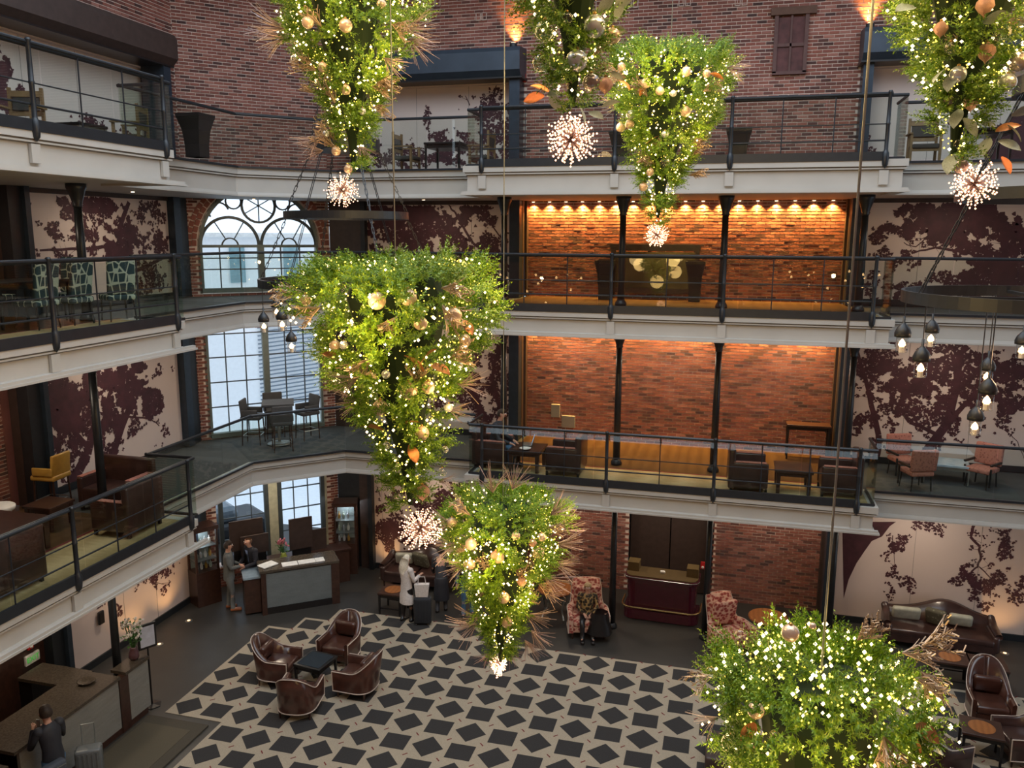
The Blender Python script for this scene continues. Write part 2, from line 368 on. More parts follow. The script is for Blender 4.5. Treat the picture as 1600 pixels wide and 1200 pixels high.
# wall right chamfer, out of frame, closes the shell
struct(wallbox(fF,0,fF[3],0,ZT),'wall_right',M_cream)
# corner wall with the tall arched window
UC=fB[3]/2; HW=1.5; ZS=9.03
arch=lambda u,z:(abs(u-UC)<HW+.07 and z<ZS and (z>4.12 and not 6.95<z<7.84)) or (z>=ZS and (u-UC)**2+(z-ZS)**2<(HW+.07)**2)
gwin=lambda u,z: abs(u-UC)<1.5 and .55<z<3.3
wb=MB()
for a,b,c,d in ((0,UC-HW,0,ZT),(UC+HW,fB[3],0,ZT),(UC-HW,UC+HW,0,.55),(UC-HW,UC+HW,3.3,4.12),(UC-HW,UC+HW,6.95,7.84),(UC-HW,UC+HW,10.6,ZT)): wallbox(fB,a,b,c,d,.35,mb=wb)
p=[]  # spandrels
for sgn in (-1,1):
    prev=None
    for k in range(13):
        a=PI/2*k/12; u=UC+sgn*(HW+.02)*math.cos(a); z=ZS+(HW+.02)*math.sin(a)
        if prev:
            (u0,z0)=prev; ue=UC+sgn*HW*1.02
            q=[W(fB,u0,z0,0),W(fB,u,z,0),W(fB,u,10.62,0),W(fB,u0,10.62,0)]; r_=[W(fB,u0,z0,-.35),W(fB,u,z,-.35),W(fB,u,10.62,-.35),W(fB,u0,10.62,-.35)]
            wb.add(q+r_,[(0,1,2,3),(7,6,5,4),(0,4,5,1),(2,6,7,3)])
        prev=(u,z)
wb=struct(wb,'wall_corner',M_mortar); bricks(fB,0,fB[3],0,ZT,[arch,gwin,lambda u,z:z>=ZS and (u-UC)**2+(z-ZS)**2<(HW+.32)**2],wb)
# voussoir ring
for ring in (0,1):
    for k in range(34 if ring else 30):
        n=(34 if ring else 30); a0=PI*k/n+.012;a1=PI*(k+1)/n-.006; r0=HW+.08+ring*.12; r1=r0+.108
        q=[(UC+r*math.cos(a),ZS+r*math.sin(a)) for r,a in ((r0,a0),(r1,a0),(r1,a1),(r0,a1))]
        mb=MB().add([W(fB,u,z,.02) for u,z in q]+[W(fB,u,z,-.02) for u,z in q],[(3,2,1,0),(4,5,6,7),(0,1,5,4),(1,2,6,5),(2,3,7,6),(3,0,4,7)])
        mb.build('arch_brick',M_brick,wb)
# ------------------------------------------------- arched window, upper and lower lights
M_wf=mat('grey_green_window_paint',(.14,.17,.16),.5)
M_wf2=mat('dark_window_paint',(.05,.065,.075),.5)
M_cw=mat('cream_mullion_paint',(.46,.47,.36),.6)
def bar(mb,fr,u0,z0,u1,z1,wd_,n=-.1,dp=.05):
    a=Vector((u0,z0));b=Vector((u1,z1));t=(b-a).normalized()*.0;d=(b-a).normalized();s_=Vector((-d.y,d.x))*wd_/2
    q=[a+s_,b+s_,b-s_,a-s_]
    mb.add([W(fr,x.x,x.y,n+dp) for x in q]+[W(fr,x.x,x.y,n) for x in q],[(0,1,2,3),(7,6,5,4),(0,4,5,1),(1,5,6,2),(2,6,7,3),(3,7,4,0)])
def arcb(mb,fr,uc,zc,r,a0,a1,wd_,n=-.1,dp=.06,k=24):
    for i in range(k):
        b0=a0+(a1-a0)*i/k;b1=a0+(a1-a0)*(i+1)/k; q=[(uc+rr*math.cos(b),zc+rr*math.sin(b)) for rr,b in ((r-wd_/2,b0),(r+wd_/2,b0),(r+wd_/2,b1),(r-wd_/2,b1))]
        mb.add([W(fr,x,y,n+dp) for x,y in q]+[W(fr,x,y,n) for x,y in q],[(3,2,1,0),(4,5,6,7),(0,1,5,4),(2,3,7,6)])
w1=thing('window_1','','x'); del w1['label'],w1['category']; w1['kind']='structure'
fm=MB(); arcb(fm,fB,UC,ZS,HW,0,PI,.12,n=-.12,dp=.12)
for u in (UC-HW,UC+HW): bar(fm,fB,u,4.12,u,6.95,.12,-.12,.12); bar(fm,fB,u,7.86,u,ZS,.12,-.12,.12)
for z in (4.16,7.92): bar(fm,fB,UC-HW,z,UC+HW,z,.12,-.12,.16)
for z in (ZS,): bar(fm,fB,UC-HW,z,UC+HW,z,.07,-.12,.1)
bar(fm,fB,UC,4.12,UC,6.95,.16,-.12,.12); bar(fm,fB,UC,7.86,UC,ZS,.16,-.12,.12)
fm.build('window_frame',M_wf,w1)
tr=MB(); cr=.42; zc=ZS+1.02
arcb(tr,fB,UC,zc,cr,0,2*PI,.055)
for sg in (-1,1):
    arcb(tr,fB,UC+sg*HW/2,ZS,HW/2-.03,0,PI,.07); arcb(tr,fB,UC+sg*HW/2,ZS,.2,0,PI,.03)
    arcb(tr,fB,UC+sg*.62,ZS+1.12,.19,0,2*PI,.035,k=16); arcb(tr,fB,UC+sg*.98,ZS+.84,.24,-.5 if sg>0 else PI*.1,PI*.9 if sg>0 else PI+.5,.035,k=14)
    for a in (PI*.33,PI*.67): bar(tr,fB,UC+sg*HW/2+.2*math.cos(a),ZS+.2*math.sin(a),UC+sg*HW/2+.7*math.cos(a),ZS+.7*math.sin(a),.022)
for k in range(6): a=PI/6+k*PI/3; bar(tr,fB,UC,zc,UC+cr*math.cos(a),zc+cr*math.sin(a),.022)
bar(tr,fB,UC,zc-.001,UC,zc+.001,.09)
tr.build('arch_tracery',M_wf2,w1)
mu=MB()
for z0,z1,zs in ((7.92,ZS,[8.45,8.98-.25+.0]),(4.16,6.95,[4.9,5.55,6.2,6.8])):
    for sg in (-1,1):
        for du in (.5,1.0): u=UC+sg*(.02+du); bar(mu,fB,u,z0,u,z1,.025)
    for z in zs: bar(mu,fB,UC-HW,z,UC+HW,z,.028)
mu.build('glazing_bars',M_wf2,w1)
def pane(fr,u0,z0,u1,z1,par,name='pane',n=-.085):
    MB().add([W(fr,u0,z0,n),W(fr,u1,z0,n),W(fr,u1,z1,n),W(fr,u0,z1,n)],[(0,1,2,3)]).build(name,M_wglass,par)
for sg in (-1,1):
    us=sorted([UC+sg*.02,UC+sg*.52,UC+sg*1.02,UC+sg*HW])
    for a,b in zip(us,us[1:]):
        for c,d in ((4.16,4.9),(4.9,5.55),(5.55,6.2),(6.2,6.8),(7.92,8.45),(8.45,9.0)): pane(fB,a,c,b,d,w1)
ap=[(UC+HW*math.cos(PI*k/20),ZS+HW*math.sin(PI*k/20)) for k in range(21)]
MB().add([W(fB,u,z,-.085) for u,z in ap],[tuple(range(21))]).build('pane',M_wglass,w1,label='half-round glass of the arch')
# ground floor windows
w2=thing('window_2','','x'); del w2['label'],w2['category']; w2['kind']='structure'
fm=MB(); mu=MB(); cm=MB()
for k in range(2):
    a=UC-1.5+.12+k*1.56; b=a+1.2
    for u in (a,b): bar(fm,fB,u,.6,u,3.3,.11,-.1,.12)
    for z in (.62,3.26): bar(fm,fB,a,z,b,z,.1,-.1,.1)
    for du in (.4,.8): bar(mu,fB,a+du,.6,a+du,3.3,.022)
    for z in (1.25,1.85,2.45): bar(mu,fB,a,z,b,z,.025)
    for i in range(3):
        for c,d in ((.6,1.25),(1.25,1.85),(1.85,2.45),(2.45,3.25)): pane(fB,a+.4*i,c,a+.4*i+.4,d,w2)
bar(cm,fB,UC,.55,UC,3.3,.24,-.05,.06); bar(cm,fB,UC+1.45,.55,UC+1.45,3.3,.1,-.05,.06)
fm.build('window_frame',M_wf2,w2); mu.build('glazing_bars',M_wf2,w2); cm.build('mullion',M_cw,w2)
# ---------------------------------------------------------------- murals: flat printed wallpaper, laid out where the trees stand on the wall
def hsh(a,b): 
    v=math.sin(a*127.1+b*311.7)*43758.5453; return v-math.floor(v)
def vn(x,y):
    i,j=math.floor(x),math.floor(y);f,g=x-i,y-j;f=f*f*(3-2*f);g=g*g*(3-2*g)
    return (hsh(i,j)*(1-f)+hsh(i+1,j)*f)*(1-g)+(hsh(i,j+1)*(1-f)+hsh(i+1,j+1)*f)*g
def fbm(x,y): return .5*vn(x*3,y*3)+.3*vn(x*7+5,y*7)+.2*vn(x*15,y*15+9)
def mural(fr,u0,u1,z0,z1,plane,clusters,branches,parent,polys=(),seams=(),n=.012,solid=()):
    MBp=wallbox(fr,u0,u1,z0,z1,.02,n); MBp.build('mural_panel',M_paper,parent)
    p,t,nn,L=fr; T=Vector((t.x,t.y,0))
    def uz(px,py): q=at(px,py,**plane); return (Vector((q.x,q.y))-p).dot(t),q.z
    mb=MB(); cnt=[0]
    def leaf(u,z,s):
        if not (u0+s*.6<u<u1-s*.6 and z0+s*.6<z<z1-s*.6): return
        a=rnd.random()*6.28; k=6; vs=[]
        cnt[0]+=1; nz=n+.0035+(cnt[0]%600)*8e-6
        for i in range(k*1):
            rr=s*(1 if i%2 else .55)*(.7+.5*rnd.random()); b=a+i*2*PI/k; vs.append(W(fr,u+rr*math.cos(b),z+rr*math.sin(b),nz))
        mb.add(vs,[tuple(range(k))])
    for cl in clusters:
        px,py,rx,ry,dn=cl; uc,zc_=uz(px,py); ur,_=uz(px+rx,py); _,zr=uz(px,py-ry); ru=abs(ur-uc); rz_=abs(zr-zc_)
        th=.62-.34*dn; N=int(ru*rz_*PI*(900+1300*dn)); N=min(N,3400)
        for _ in range(N):
            a=rnd.random()*6.28; q=math.sqrt(rnd.random()); u=uc+ru*q*math.cos(a)*1.35; z=zc_+rz_*q*math.sin(a)*1.35
            if fbm(u*1.3+11,z*1.3+3)<th+.42*max(0,q-.35): continue
            leaf(u,z,.022+.03*rnd.random()+(.02 if dn>.8 else 0))
    for br in branches:
        pts=[uz(a,b) for a,b in br[0]]; w0,w1_=br[1],br[2]; m=[]
        for i in range(len(pts)-1):
            for k in range(6): f=k/6; m.append((pts[i][0]*(1-f)+pts[i+1][0]*f,pts[i][1]*(1-f)+pts[i+1][1]*f))
        m.append(pts[-1]); K=len(m); m=[(a+.03*(vn(i*.5,a)-.5)*2,b+.03*(vn(i*.5,b+7)-.5)*2) for i,(a,b) in enumerate(m)]
        for i in range(K-1):
            (a,b),(c,d)=m[i],m[i+1]; dx,dz=c-a,d-b; l=math.hypot(dx,dz) or 1; wa=(w0+(w1_-w0)*i/K)/2; wb_=(w0+(w1_-w0)*(i+1)/K)/2; ex,ez=-dz/l,dx/l
            cl_=lambda u,z:(min(max(u,u0+.005),u1-.005),min(max(z,z0+.005),z1-.005))
            q=[cl_(a+ex*wa,b+ez*wa),cl_(c+ex*wb_,d+ez*wb_),cl_(c-ex*wb_,d-ez*wb_),cl_(a-ex*wa,b-ez*wa)]
            if abs(q[0][0]-q[3][0])+abs(q[0][1]-q[3][1])<.002: continue
            cnt[0]+=1; mb.add([W(fr,x,y,n+.0023+(cnt[0]%150)*7e-6) for x,y in q],[(0,1,2,3)])
            if rnd.random()<.5:   # twig
                an=rnd.random()*6.28; l2=.1+.25*rnd.random(); e=(a+l2*math.cos(an),b+l2*math.sin(an))
                q=[cl_(a,b+.008),cl_(*e),cl_(a,b-.008)]; mb.add([W(fr,x,y,n+.0024) for x,y in q],[(0,1,2)])
                for _ in range(5): leaf(e[0]+rnd.uniform(-.05,.05),e[1]+rnd.uniform(-.05,.05),.03)
    for po in polys:
        q=[uz(*a) for a in po]; q=[(min(max(u,u0),u1),min(max(z,z0),z1)) for u,z in q]; mb.add([W(fr,u,z,n+.002) for u,z in q],[tuple(range(len(q)))])
    for s_ in solid: pass
    o=mb.build('tree_print',M_print,parent,kind='stuff')
    sm=MB()
    for u in seams: bar(sm,fr,u,z0,u,z1,.006,n+.0005,.0045)
    if seams: sm.build('panel_seam',M_line,parent)
PY={'y':20.5}; PX={'x':-13.08}
wc=struct(wallbox(fC,0,fC[3],0,10.6,.2,-.01),'wall_back_left',M_brown)
we=struct(wallbox(fE,0,fE[3],0,10.6,.2,-.01),'wall_back_right',M_brown)
wa=struct(wallbox(fA,0,fA[3],0,10.6,.2,-.01),'wall_left',M_brown)
S1=(1.35,2.7,4.0)
mural(fC,1.11,5.07,7.92,10.1,PY,[(650,355,75,38,1),(610,395,40,28,.6),(720,340,45,28,.55),(765,375,32,45,.45),(680,392,90,20,.7),(750,440,60,35,.5),(600,335,30,18,.9),(670,330,60,14,.9)],[([(800,420),(740,380),(710,330),(700,318)],.09,.03),([(790,380),(760,340),(740,325)],.04,.02)],wc,seams=S1)
mural(fC,1.11,5.07,4.22,7.2,PY,[(740,555,40,35,.55),(775,600,25,55,.7),(720,610,50,40,.65),(765,545,30,18,.4),(600,570,60,40,.6)],[([(775,705),(755,650),(735,600),(705,560),(640,540)],.22,.07),([(790,700),(782,640),(770,590),(780,530)],.16,.05),([(740,700),(760,655)],.08,.08)],wc,seams=S1)
mural(fC,1.11,5.07,.16,3.45,PY,[(612,800,28,40,.42),(640,780,30,30,.5),(600,835,18,22,.7),(650,830,45,28,.55),(690,790,60,35,.75),(597,812,14,20,.7),(740,770,60,30,.8)],[([(590,760),(594,775)],.03,.02),([(700,790),(650,812),(625,830),(600,845)],.05,.02),([(690,800),(650,850)],.04,.01)],wc,seams=S1)
mural(fE,.24,fE[3]-.1,7.92,10.1,PY,[(1500,345,85,30,1),(1570,400,60,60,.95),(1400,362,28,22,.55),(1378,372,18,16,.7),(1440,352,40,20,.6),(1400,400,35,16,.5),(1380,455,26,40,.7),(1415,455,30,25,.55),(1500,445,38,28,.6),(1440,375,50,25,.4),(1352,330,8,12,.6),(1590,470,50,30,.6)],[([(1600,500),(1560,440),(1520,398),(1460,385),(1425,397)],.10,.03),([(1590,520),(1575,430),(1565,330)],.2,.1),([(1460,360),(1430,385),(1410,380)],.03,.015),([(1540,470),(1500,440),(1480,455)],.04,.02)],we,seams=(1.5,2.9,4.3))
mural(fE,.24,fE[3]-.1,4.22,7.2,PY,[(1400,570,60,32,.7),(1500,585,100,55,.85),(1370,650,38,40,.55),(1450,640,60,50,.65),(1560,640,35,50,.4),(1350,600,18,60,.45),(1410,610,50,30,.4),(1580,560,50,30,.5)],[([(1400,760),(1440,715),(1480,660),(1495,600),(1500,545)],.24,.14),([(1490,650),(1540,600),(1590,560)],.12,.05),([(1370,735),(1372,680),(1355,610),(1340,550)],.16,.07),([(1470,680),(1420,660),(1385,610)],.1,.04),([(1570,670),(1590,690),(1600,720)],.02,.01)],we,seams=(1.5,2.9,4.3))
mural(fE,.12,fE[3]-.1,.16,3.45,PY,[(1400,845,35,28,.4),(1395,870,14,30,.35),(1388,920,15,16,.22),(1420,912,18,14,.25),(1480,835,20,10,.15),(1440,822,50,8,.3),(1550,905,45,22,.42),(1535,930,24,34,.4),(1572,850,18,28,.35),(1585,935,16,16,.4),(1500,905,14,16,.3),(1560,830,20,8,.3)],[([(1522,818),(1516,838),(1530,852),(1532,872),(1526,884),(1516,896),(1520,915)],.07,.03),([(1530,884),(1550,905),(1545,935)],.03,.015),([(1395,835),(1396,860),(1397,890)],.02,.008),([(1560,825),(1575,845),(1570,860)],.02,.01)],we,polys=[[(1316,815),(1400,815),(1390,822),(1378,838),(1362,845),(1350,862),(1338,880),(1326,905),(1318,935)]],seams=(2.0,3.4,4.5))
mural(fA,.5,4.75,7.92,10.1,PX,[(160,350,35,28,.6),(80,365,25,22,.6),(105,335,14,16,.6),(190,385,22,38,1),(225,350,32,35,.65),(120,395,50,14,.5),(42,320,8,12,.4),(160,320,50,10,.9),(70,430,30,16,.6),(240,375,20,25,.55),(130,365,30,20,.45),(235,440,20,30,.6)],[([(60,392),(110,388),(160,387),(200,395)],.04,.1),([(262,400),(230,415),(190,430)],.06,.12),([(215,470),(190,420),(185,360),(200,315)],.22,.1)],wa)
mural(fA,.5,4.75,4.22,7.2,PX,[(88,640,32,60,.9),(110,695,38,48,.8),(185,610,38,48,.92),(232,632,18,18,.9),(130,640,40,50,.75),(165,690,22,40,.7),(215,665,22,14,.5),(230,715,26,20,.25),(255,672,8,14,.3),(75,745,16,40,.5),(150,610,40,30,.6),(250,585,26,14,.3)],[([(95,785),(135,710),(150,650),(140,590)],.3,.12),([(150,775),(172,720),(200,640),(185,590),(195,565)],.26,.1),([(140,700),(100,660),(80,620)],.14,.05),([(200,650),(235,655),(247,665)],.05,.02),([(225,765),(215,720)],.04,.02)],wa)
mural(fA,.5,4.75,.16,3.3,PX,[(252,898,24,14,.4),(258,925,8,14,.4),(185,952,10,14,.3),(235,900,14,10,.3),(160,925,30,20,.3)],[([(200,900),(230,905),(255,915)],.02,.01)],wa,polys=[[(80,960),(104,975),(100,990),(106,1010),(110,1040),(118,1068),(80,1068)]],seams=(2.3,3.4))
# mural boxes of the top balcony
for fr,a,b,pl,cls,brs,par in ((fU,1.0,5.35,{'y':20.62},[(785,215,40,42,.75),(755,162,30,10,.6),(735,175,25,18,.55),(780,150,12,14,.3),(700,215,45,18,.4),(640,245,60,14,.7),(590,230,14,14,.35),(665,190,8,20,.5),(720,235,60,25,.65)],[([(770,170),(772,145),(776,135)],.05,.02),([(735,165),(727,148)],.03,.01)],wu),
    (fU,13.04,17.4,{'y':20.62},[(1365,162,9,14,.5),(1378,192,22,12,.35),(1358,238,25,9,.35),(1480,190,12,14,.3),(1590,225,40,32,.9),(1356,205,6,14,.4),(1345,200,10,30,.4)],[],wu),
    (fUA,8.0,12.95,{'x':-13.2},[(5,140,12,60,1),(30,142,7,8,.8),(130,192,22,12,.3),(170,205,50,12,.6),(230,205,22,16,.5),(8,100,8,30,.8)],[],wl)):
    bb=wallbox(fr,a-.3,b+.3,10.6,13.3,.1,-.16); bb.build('box_back',M_brown,par)
    mural(fr,a+.15,b-.1,10.76,13.0,pl,cls,brs,par,seams=(a+1.5,a+2.9),n=-.13)
# dark steel pilasters and baseboards
pil=0
def pilaster(fr,u0,u1,z0,z1,dp,m,parent,name='pilaster'):
    wallbox(fr,u0,u1,z0,z1,dp,dp-.005).build(name,m,parent)
for z0,z1 in ((0,3.5),(4.09,7.3),(7.8,10.25)):
    pilaster(fC,.72,1.1,z0,z1,.12,M_brown,wc); pilaster(fC,1.0,1.12,z0,z1,.2,M_iron,wc)
    pilaster(fC,5.08,5.34,z0,z1,.3,M_steel,wc)
    pilaster(fE,0,.22,z0,z1,.3,M_steel,we); pilaster(fA,4.76,5.0,z0,z1,.2,M_steel,wa); pilaster(fA,5.0,5.38,z0,z1,.1,M_iron,wa)
    pilaster(fA,0,.48,z0,z1,.25,M_iron,wa); pilaster(fA,.3,.42,z0,z1,.34,M_steel,wa)
    pilaster(fD,0,.06,z0,z1,.2,M_brown,wd); pilaster(fD,fD[3]-.06,fD[3],z0,z1,.2,M_brown,wd)
    for fr,a,b,par in ((fC,1.1,5.08,wc),(fE,.22,5.4,we),(fA,.48,4.76,wa)):
        o=wallbox(fr,a,b,z0,z0+(.14 if z0 else .16),.05,.05).build('baseboard',M_iron,par)
        if z0>7: wallbox(fr,a,b,10.1,10.26,.05,.05).build('dark_band',M_brown,par)
pilaster(fC,.05,.72,0,3.5,.06,M_iron,wc)
pilaster(fU,5.1,5.36,10.755,13.06,.45,M_steel,wu); pilaster(fU,13.03,13.24,10.755,13.06,.45,M_steel,wu); pilaster(fUA,12.72,12.96,10.755,13.06,.6,M_steel,wl); pilaster(fUA,12.96,13.1,10.755,13.06,.4,M_iron,wl); pilaster(fU,.9,1.1,10.755,13.06,.45,M_steel,wu)
# canopies over the top boxes
def canopy(fr,a,b,dp,label,f=1):
    t=thing('canopy',label,'canopy'); mb=MB()
    rows=[]
    for n,z in ((0,13.05),(dp*.8,13.05),(dp,13.2),(dp,13.62),(dp*.92,13.72),(0,13.78)): rows.append([W(fr,a,z,n),W(fr,b,z,n)])
    mb.grid(rows); k=len(rows); mb.f.append(tuple(range(0,2*k,2))); mb.f.append(tuple(reversed(range(1,2*k,2))))
    o=mb.build('hood',M_canopy if f else M_brown,t); flip_normals(o)
    e=MB(); wallbox(fr,a-.02,b+.02,13.03,13.09,dp*.85,dp*.85-.02,e); e.build('lower_edge',M_black,t)
    return t
canopy(fU,.85,5.42,.7,'blue-grey steel canopy over the top box left of the small shuttered window')
canopy(fU,12.97,17.5,.7,'blue-grey steel canopy over the top box right of the small shuttered window')
canopy(fUA,4.4,13.05,.75,'long dark brown canopy over the top box on the left wall',0)
# ---------------------------------------------------------------- columns
def column(x,y,L,where):
    z0=Z[L]; z1={1:3.54,2:7.25,3:10.2}[L]; t=thing('column','slim black cast-iron column %s, %s'%(LV[L],where),'column',(x,y,z0)); h=z1-z0
    MB().lathe([(.085,.12),(.075,h*.5),(.068,h-.42)],n=14).build('shaft',M_iron,t,True)
    MB().lathe([(.068,h-.42),(.085,h-.4),(.075,h-.37),(.10,h-.28),(.15,h-.12),(.17,h-.08),(.17,h)],n=14).build('capital',M_iron,t,True)
    MB().lathe([(.13,0),(.13,.05),(.1,.1),(.085,.13)],n=14).build('column_base',M_iron,t,True)
for L in (1,2,3):
    for x,wh in ((-5.12,'leftmost in front of the back wall'),(-2.39,'second from left in front of the brick'),(-.19,'third from left in front of the brick'),(2.6,'rightmost, at the right end of the brick')):
        column(x,18.65 if L>1 or x<2 else 19.3,L,wh)
    column(-11.2,12.4,L,'in front of the left mural wall')
# ---------------------------------------------------------------- railings
def rail_run(name,label,pts,L,posts,bay=False,skip=0):
    z=Z[L]; t=thing(name,label,'railing',(0,0,0))
    H=1.13; P3=[Vector((x,y,z+H)) for x,y in pts]
    tr=MB(); tr.tube(P3,.032,8); tr.build('top_rail',M_iron,t)
    for a,b in zip(pts,pts[1:]):
        a=Vector(a);b=Vector(b);l=(b-a).length; n=max(1,round(l/1.32)); d=(b-a)/l; rz=math.atan2(d.y,d.x)
        for i in range(n):
            p=a+d*l*i/n; q=a+d*l*(i+1)/n; m=(p+q)/2
            MB().box((0,0,0),(l/n-.02,.012,H-.1)).build('glass_panel',M_glass,t).matrix_world=Matrix.Translation((m.x,m.y,z+.06+(H-.1)/2))@Matrix.Rotation(rz,4,'Z')
        m=(a+b)/2; MB().box((0,0,0),(l,.05,.045)).build('glass_shoe',M_iron,t).matrix_world=Matrix.Translation((m.x,m.y,z+.022))@Matrix.Rotation(rz,4,'Z')
    return t
def bay_rail(f,L,side):
    z=Z[L];H=1.15; t=rail_run('balcony_railing','iron and glass railing of the bay %s, %s'%(LV[L],side),[tuple(f(WD-.04,RB+DR)[:2]),tuple(f(WD-.04,RB+.06)[:2]),tuple(f(-WD+.04,RB+.06)[:2]),tuple(f(-WD+.04,RB+DR)[:2])],L,[])
    us=[-3.87,-1.11,1.11,3.87]; rod=MB()
    for h in (.33,.62): rod.tube([f(us[0],RB-.02,z+h),f(us[-1],RB-.02,z+h)],.011 if h>.5 else .016,6)
    rod.build('horizontal_rod',M_iron,t)
    MB().tube([f(us[0]-.05,RB-.03,z+H),f(us[-1]+.05,RB-.03,z+H)],.028,8).build('front_rail',M_iron,t)
    c=f(0,RB-.03); MB().box((c.x,c.y,z+.05),(2*3.87,.05,.16) if f is Dp else (.05,2*3.87,.16)).build('bottom_channel',M_iron,t)
    for a,b,k in ((us[0],us[1],3),(us[1],us[2],2),(us[2],us[3],3)):
        for i in range(1,k):
            p=f(a+(b-a)*i/k,RB-.02); MB().tube([(p.x,p.y,z+.05),(p.x,p.y,z+H)],.012,6).build('baluster',M_iron,t)
    for u in us:
        p=f(u,RB-.05,z); MB().lathe([(.004,-.17),(.05,-.11),(.06,-.02),(.06,.1),(.045,.13),(.036,.16),(.036,.6),(.045,.62),(.036,.64),(.032,H),(.045,H+.02),(.03,H+.05)],(p.x,p.y,z),10).build('post',M_iron,t,True)
for L in (2,3,4):
    bay_rail(Dp,L,'before the brick'); bay_rail(Ap,L,'at the left edge')
    rail_run('balcony_railing','glass railing with dark handrail around the window corner %s'%LV[L],[(-5.6,17.94),(-8.95,17.94),(-10.52,16.37),(-10.52,12.84)],L,[])
    rail_run('balcony_railing','glass railing with dark handrail before the right mural %s'%LV[L],[(3.06,17.94),(6.45,17.94),(8.0,16.4)],L,[])
# ---------------------------------------------------------------- door niche, wall pieces, exterior
n=MB(); n.box((-1.2,22.4,1.4),(2.6,.1,2.9)); n.box((-2.5,21.7,1.4),(.1,1.5,2.9)); n.box((.1,21.7,1.4),(.1,1.5,2.9)); n.box((-1.2,21.7,2.85),(2.6,1.5,.1)); n.build('niche_lining',M_black,wd)
d1=thing('door_1','','x'); del d1['label'],d1['category']; d1['kind']='structure'
for k in (0,1): MB().box((-1.75+k*1.06,21.15,1.33),(1.03,.05,2.6)).build('door_leaf',M_brown,d1)
MB().box((-2.36,21.1,1.37),(.14,.16,2.74)).box((-.04,21.1,1.37),(.14,.16,2.74)).box((-1.2,21.1,2.68),(2.3,.16,.12)).build('door_frame',M_iron,d1)
for x in (-2.1,-.3): MB().box((x,21.05,2.25),(.05,.04,.14)).build('hinge',M_zinc,d1)
for (px,py),(w_,h_),nm in (((868,642),(.24,.36),'smaller upper'),((888,659),(.36,.33),'larger lower')):
    q=at(px,py,y=20.86); tag(MB().rbox((q.x,20.87,q.z),(w_,.06,h_),.015).build('stone_block',M_stone),'%s pale stone block set in the brick wall on the first balcony'%nm,'stone')
for (px,py),l in (((822,327),3),((819,556),2),((1098,884),1),((824,126),4)):
    q=at(px,py,y=20.8); M_alarm=mat('alarm_red',(.5,.02,.02),.4)
    t=thing('fire_alarm','small red fire alarm box on the wall %s'%LV[l],'alarm',(q.x,20.86 if l<4 else 20.46,q.z)); MB().rbox((0,-.03,0),(.11,.06,.2),.01).build('housing',M_alarm,t); MB().lathe([(.035,0),(.035,.02),(.01,.03)],(0,0,0),10).build('strobe',M_white,t).matrix_local=Matrix.Translation((0,-.06,-.04))@Matrix.Rotation(R(90),4,'X')
# framed bronze mirror at the second balcony
t=thing('wall_mirror','wide dark framed bronze panel on the brick wall between two planters','mirror',(at(1022,440,y=20.8).x,20.8,7.8))
M_bronze=mat('bronze_mirror',(.14,.115,.06),.22,.7,noise=.3,scale=2)
MB().box((0,0,.70),(1.95,.04,.9)).build('panel',M_bronze,t); MB().box((0,-.03,1.24),(2.2,.14,.12)).box((0,-.05,1.32),(2.35,.2,.04)).build('cornice',M_wood,t)
MB().box((-1.02,-.02,.62),(.12,.08,1.2)).box((1.02,-.02,.62),(.12,.08,1.2)).box((0,-.02,.2),(1.95,.08,.12)).build('frame',M_wood,t)
# shuttered little window in the upper brick
t=thing('shuttered_window','small red-brown shuttered window high in the upper brick wall','window',(0,0,0))
q0=at(1209,115,y=20.45);q1=at(1262,22,y=20.45); xc=(q0.x+q1.x)/2; zc_=(q0.z+q1.z)/2; ww=q1.x-q0.x; hh=q1.z-q0.z; M_shut=mat('faded_red_shutter',(.10,.035,.035),.7,noise=.3,scale=6)
MB().box((xc,20.47,zc_),(ww-.08,.04,hh-.08)).build('shutter',M_shut,t)
MB().box((xc-ww/2,20.45,zc_),(.08,.1,hh)).box((xc+ww/2,20.45,zc_),(.08,.1,hh)).box((xc,20.45,zc_-hh/2),(ww+.08,.1,.07)).box((xc,20.44,zc_-.02),(ww,.05,.07)).box((xc,20.44,zc_),(.04,.05,hh)).build('frame',mat('window_timber',(.12,.06,.055),.7),t)
MB().box((xc+.03,20.44,zc_+hh/2+.08),(ww+.32,.14,.16)).build('lintel',mat('brown_lintel',(.13,.07,.05),.8),t)
k=0
for px,py in ((305,5),(425,22),(665,28),(752,26),(988,6),(1070,3),(1158,2),(680,4),(940,8)):
    q=at(px,py,y=20.47); t=MB()
    for sx in (-.075,.075):
        for a,b,c,d in ((0,.085,.13,.015),(0,-.085,.13,.015),(-.055,0,.015,.18),(.055,0,.015,.18)): t.box((q.x+sx+a,20.47,q.z+b),(c,.03,d))
    tag(t.build('wall_anchor',M_mortar),'pale double square anchor mark set in the upper brick wall','anchor','pale anchor marks in the upper brick')
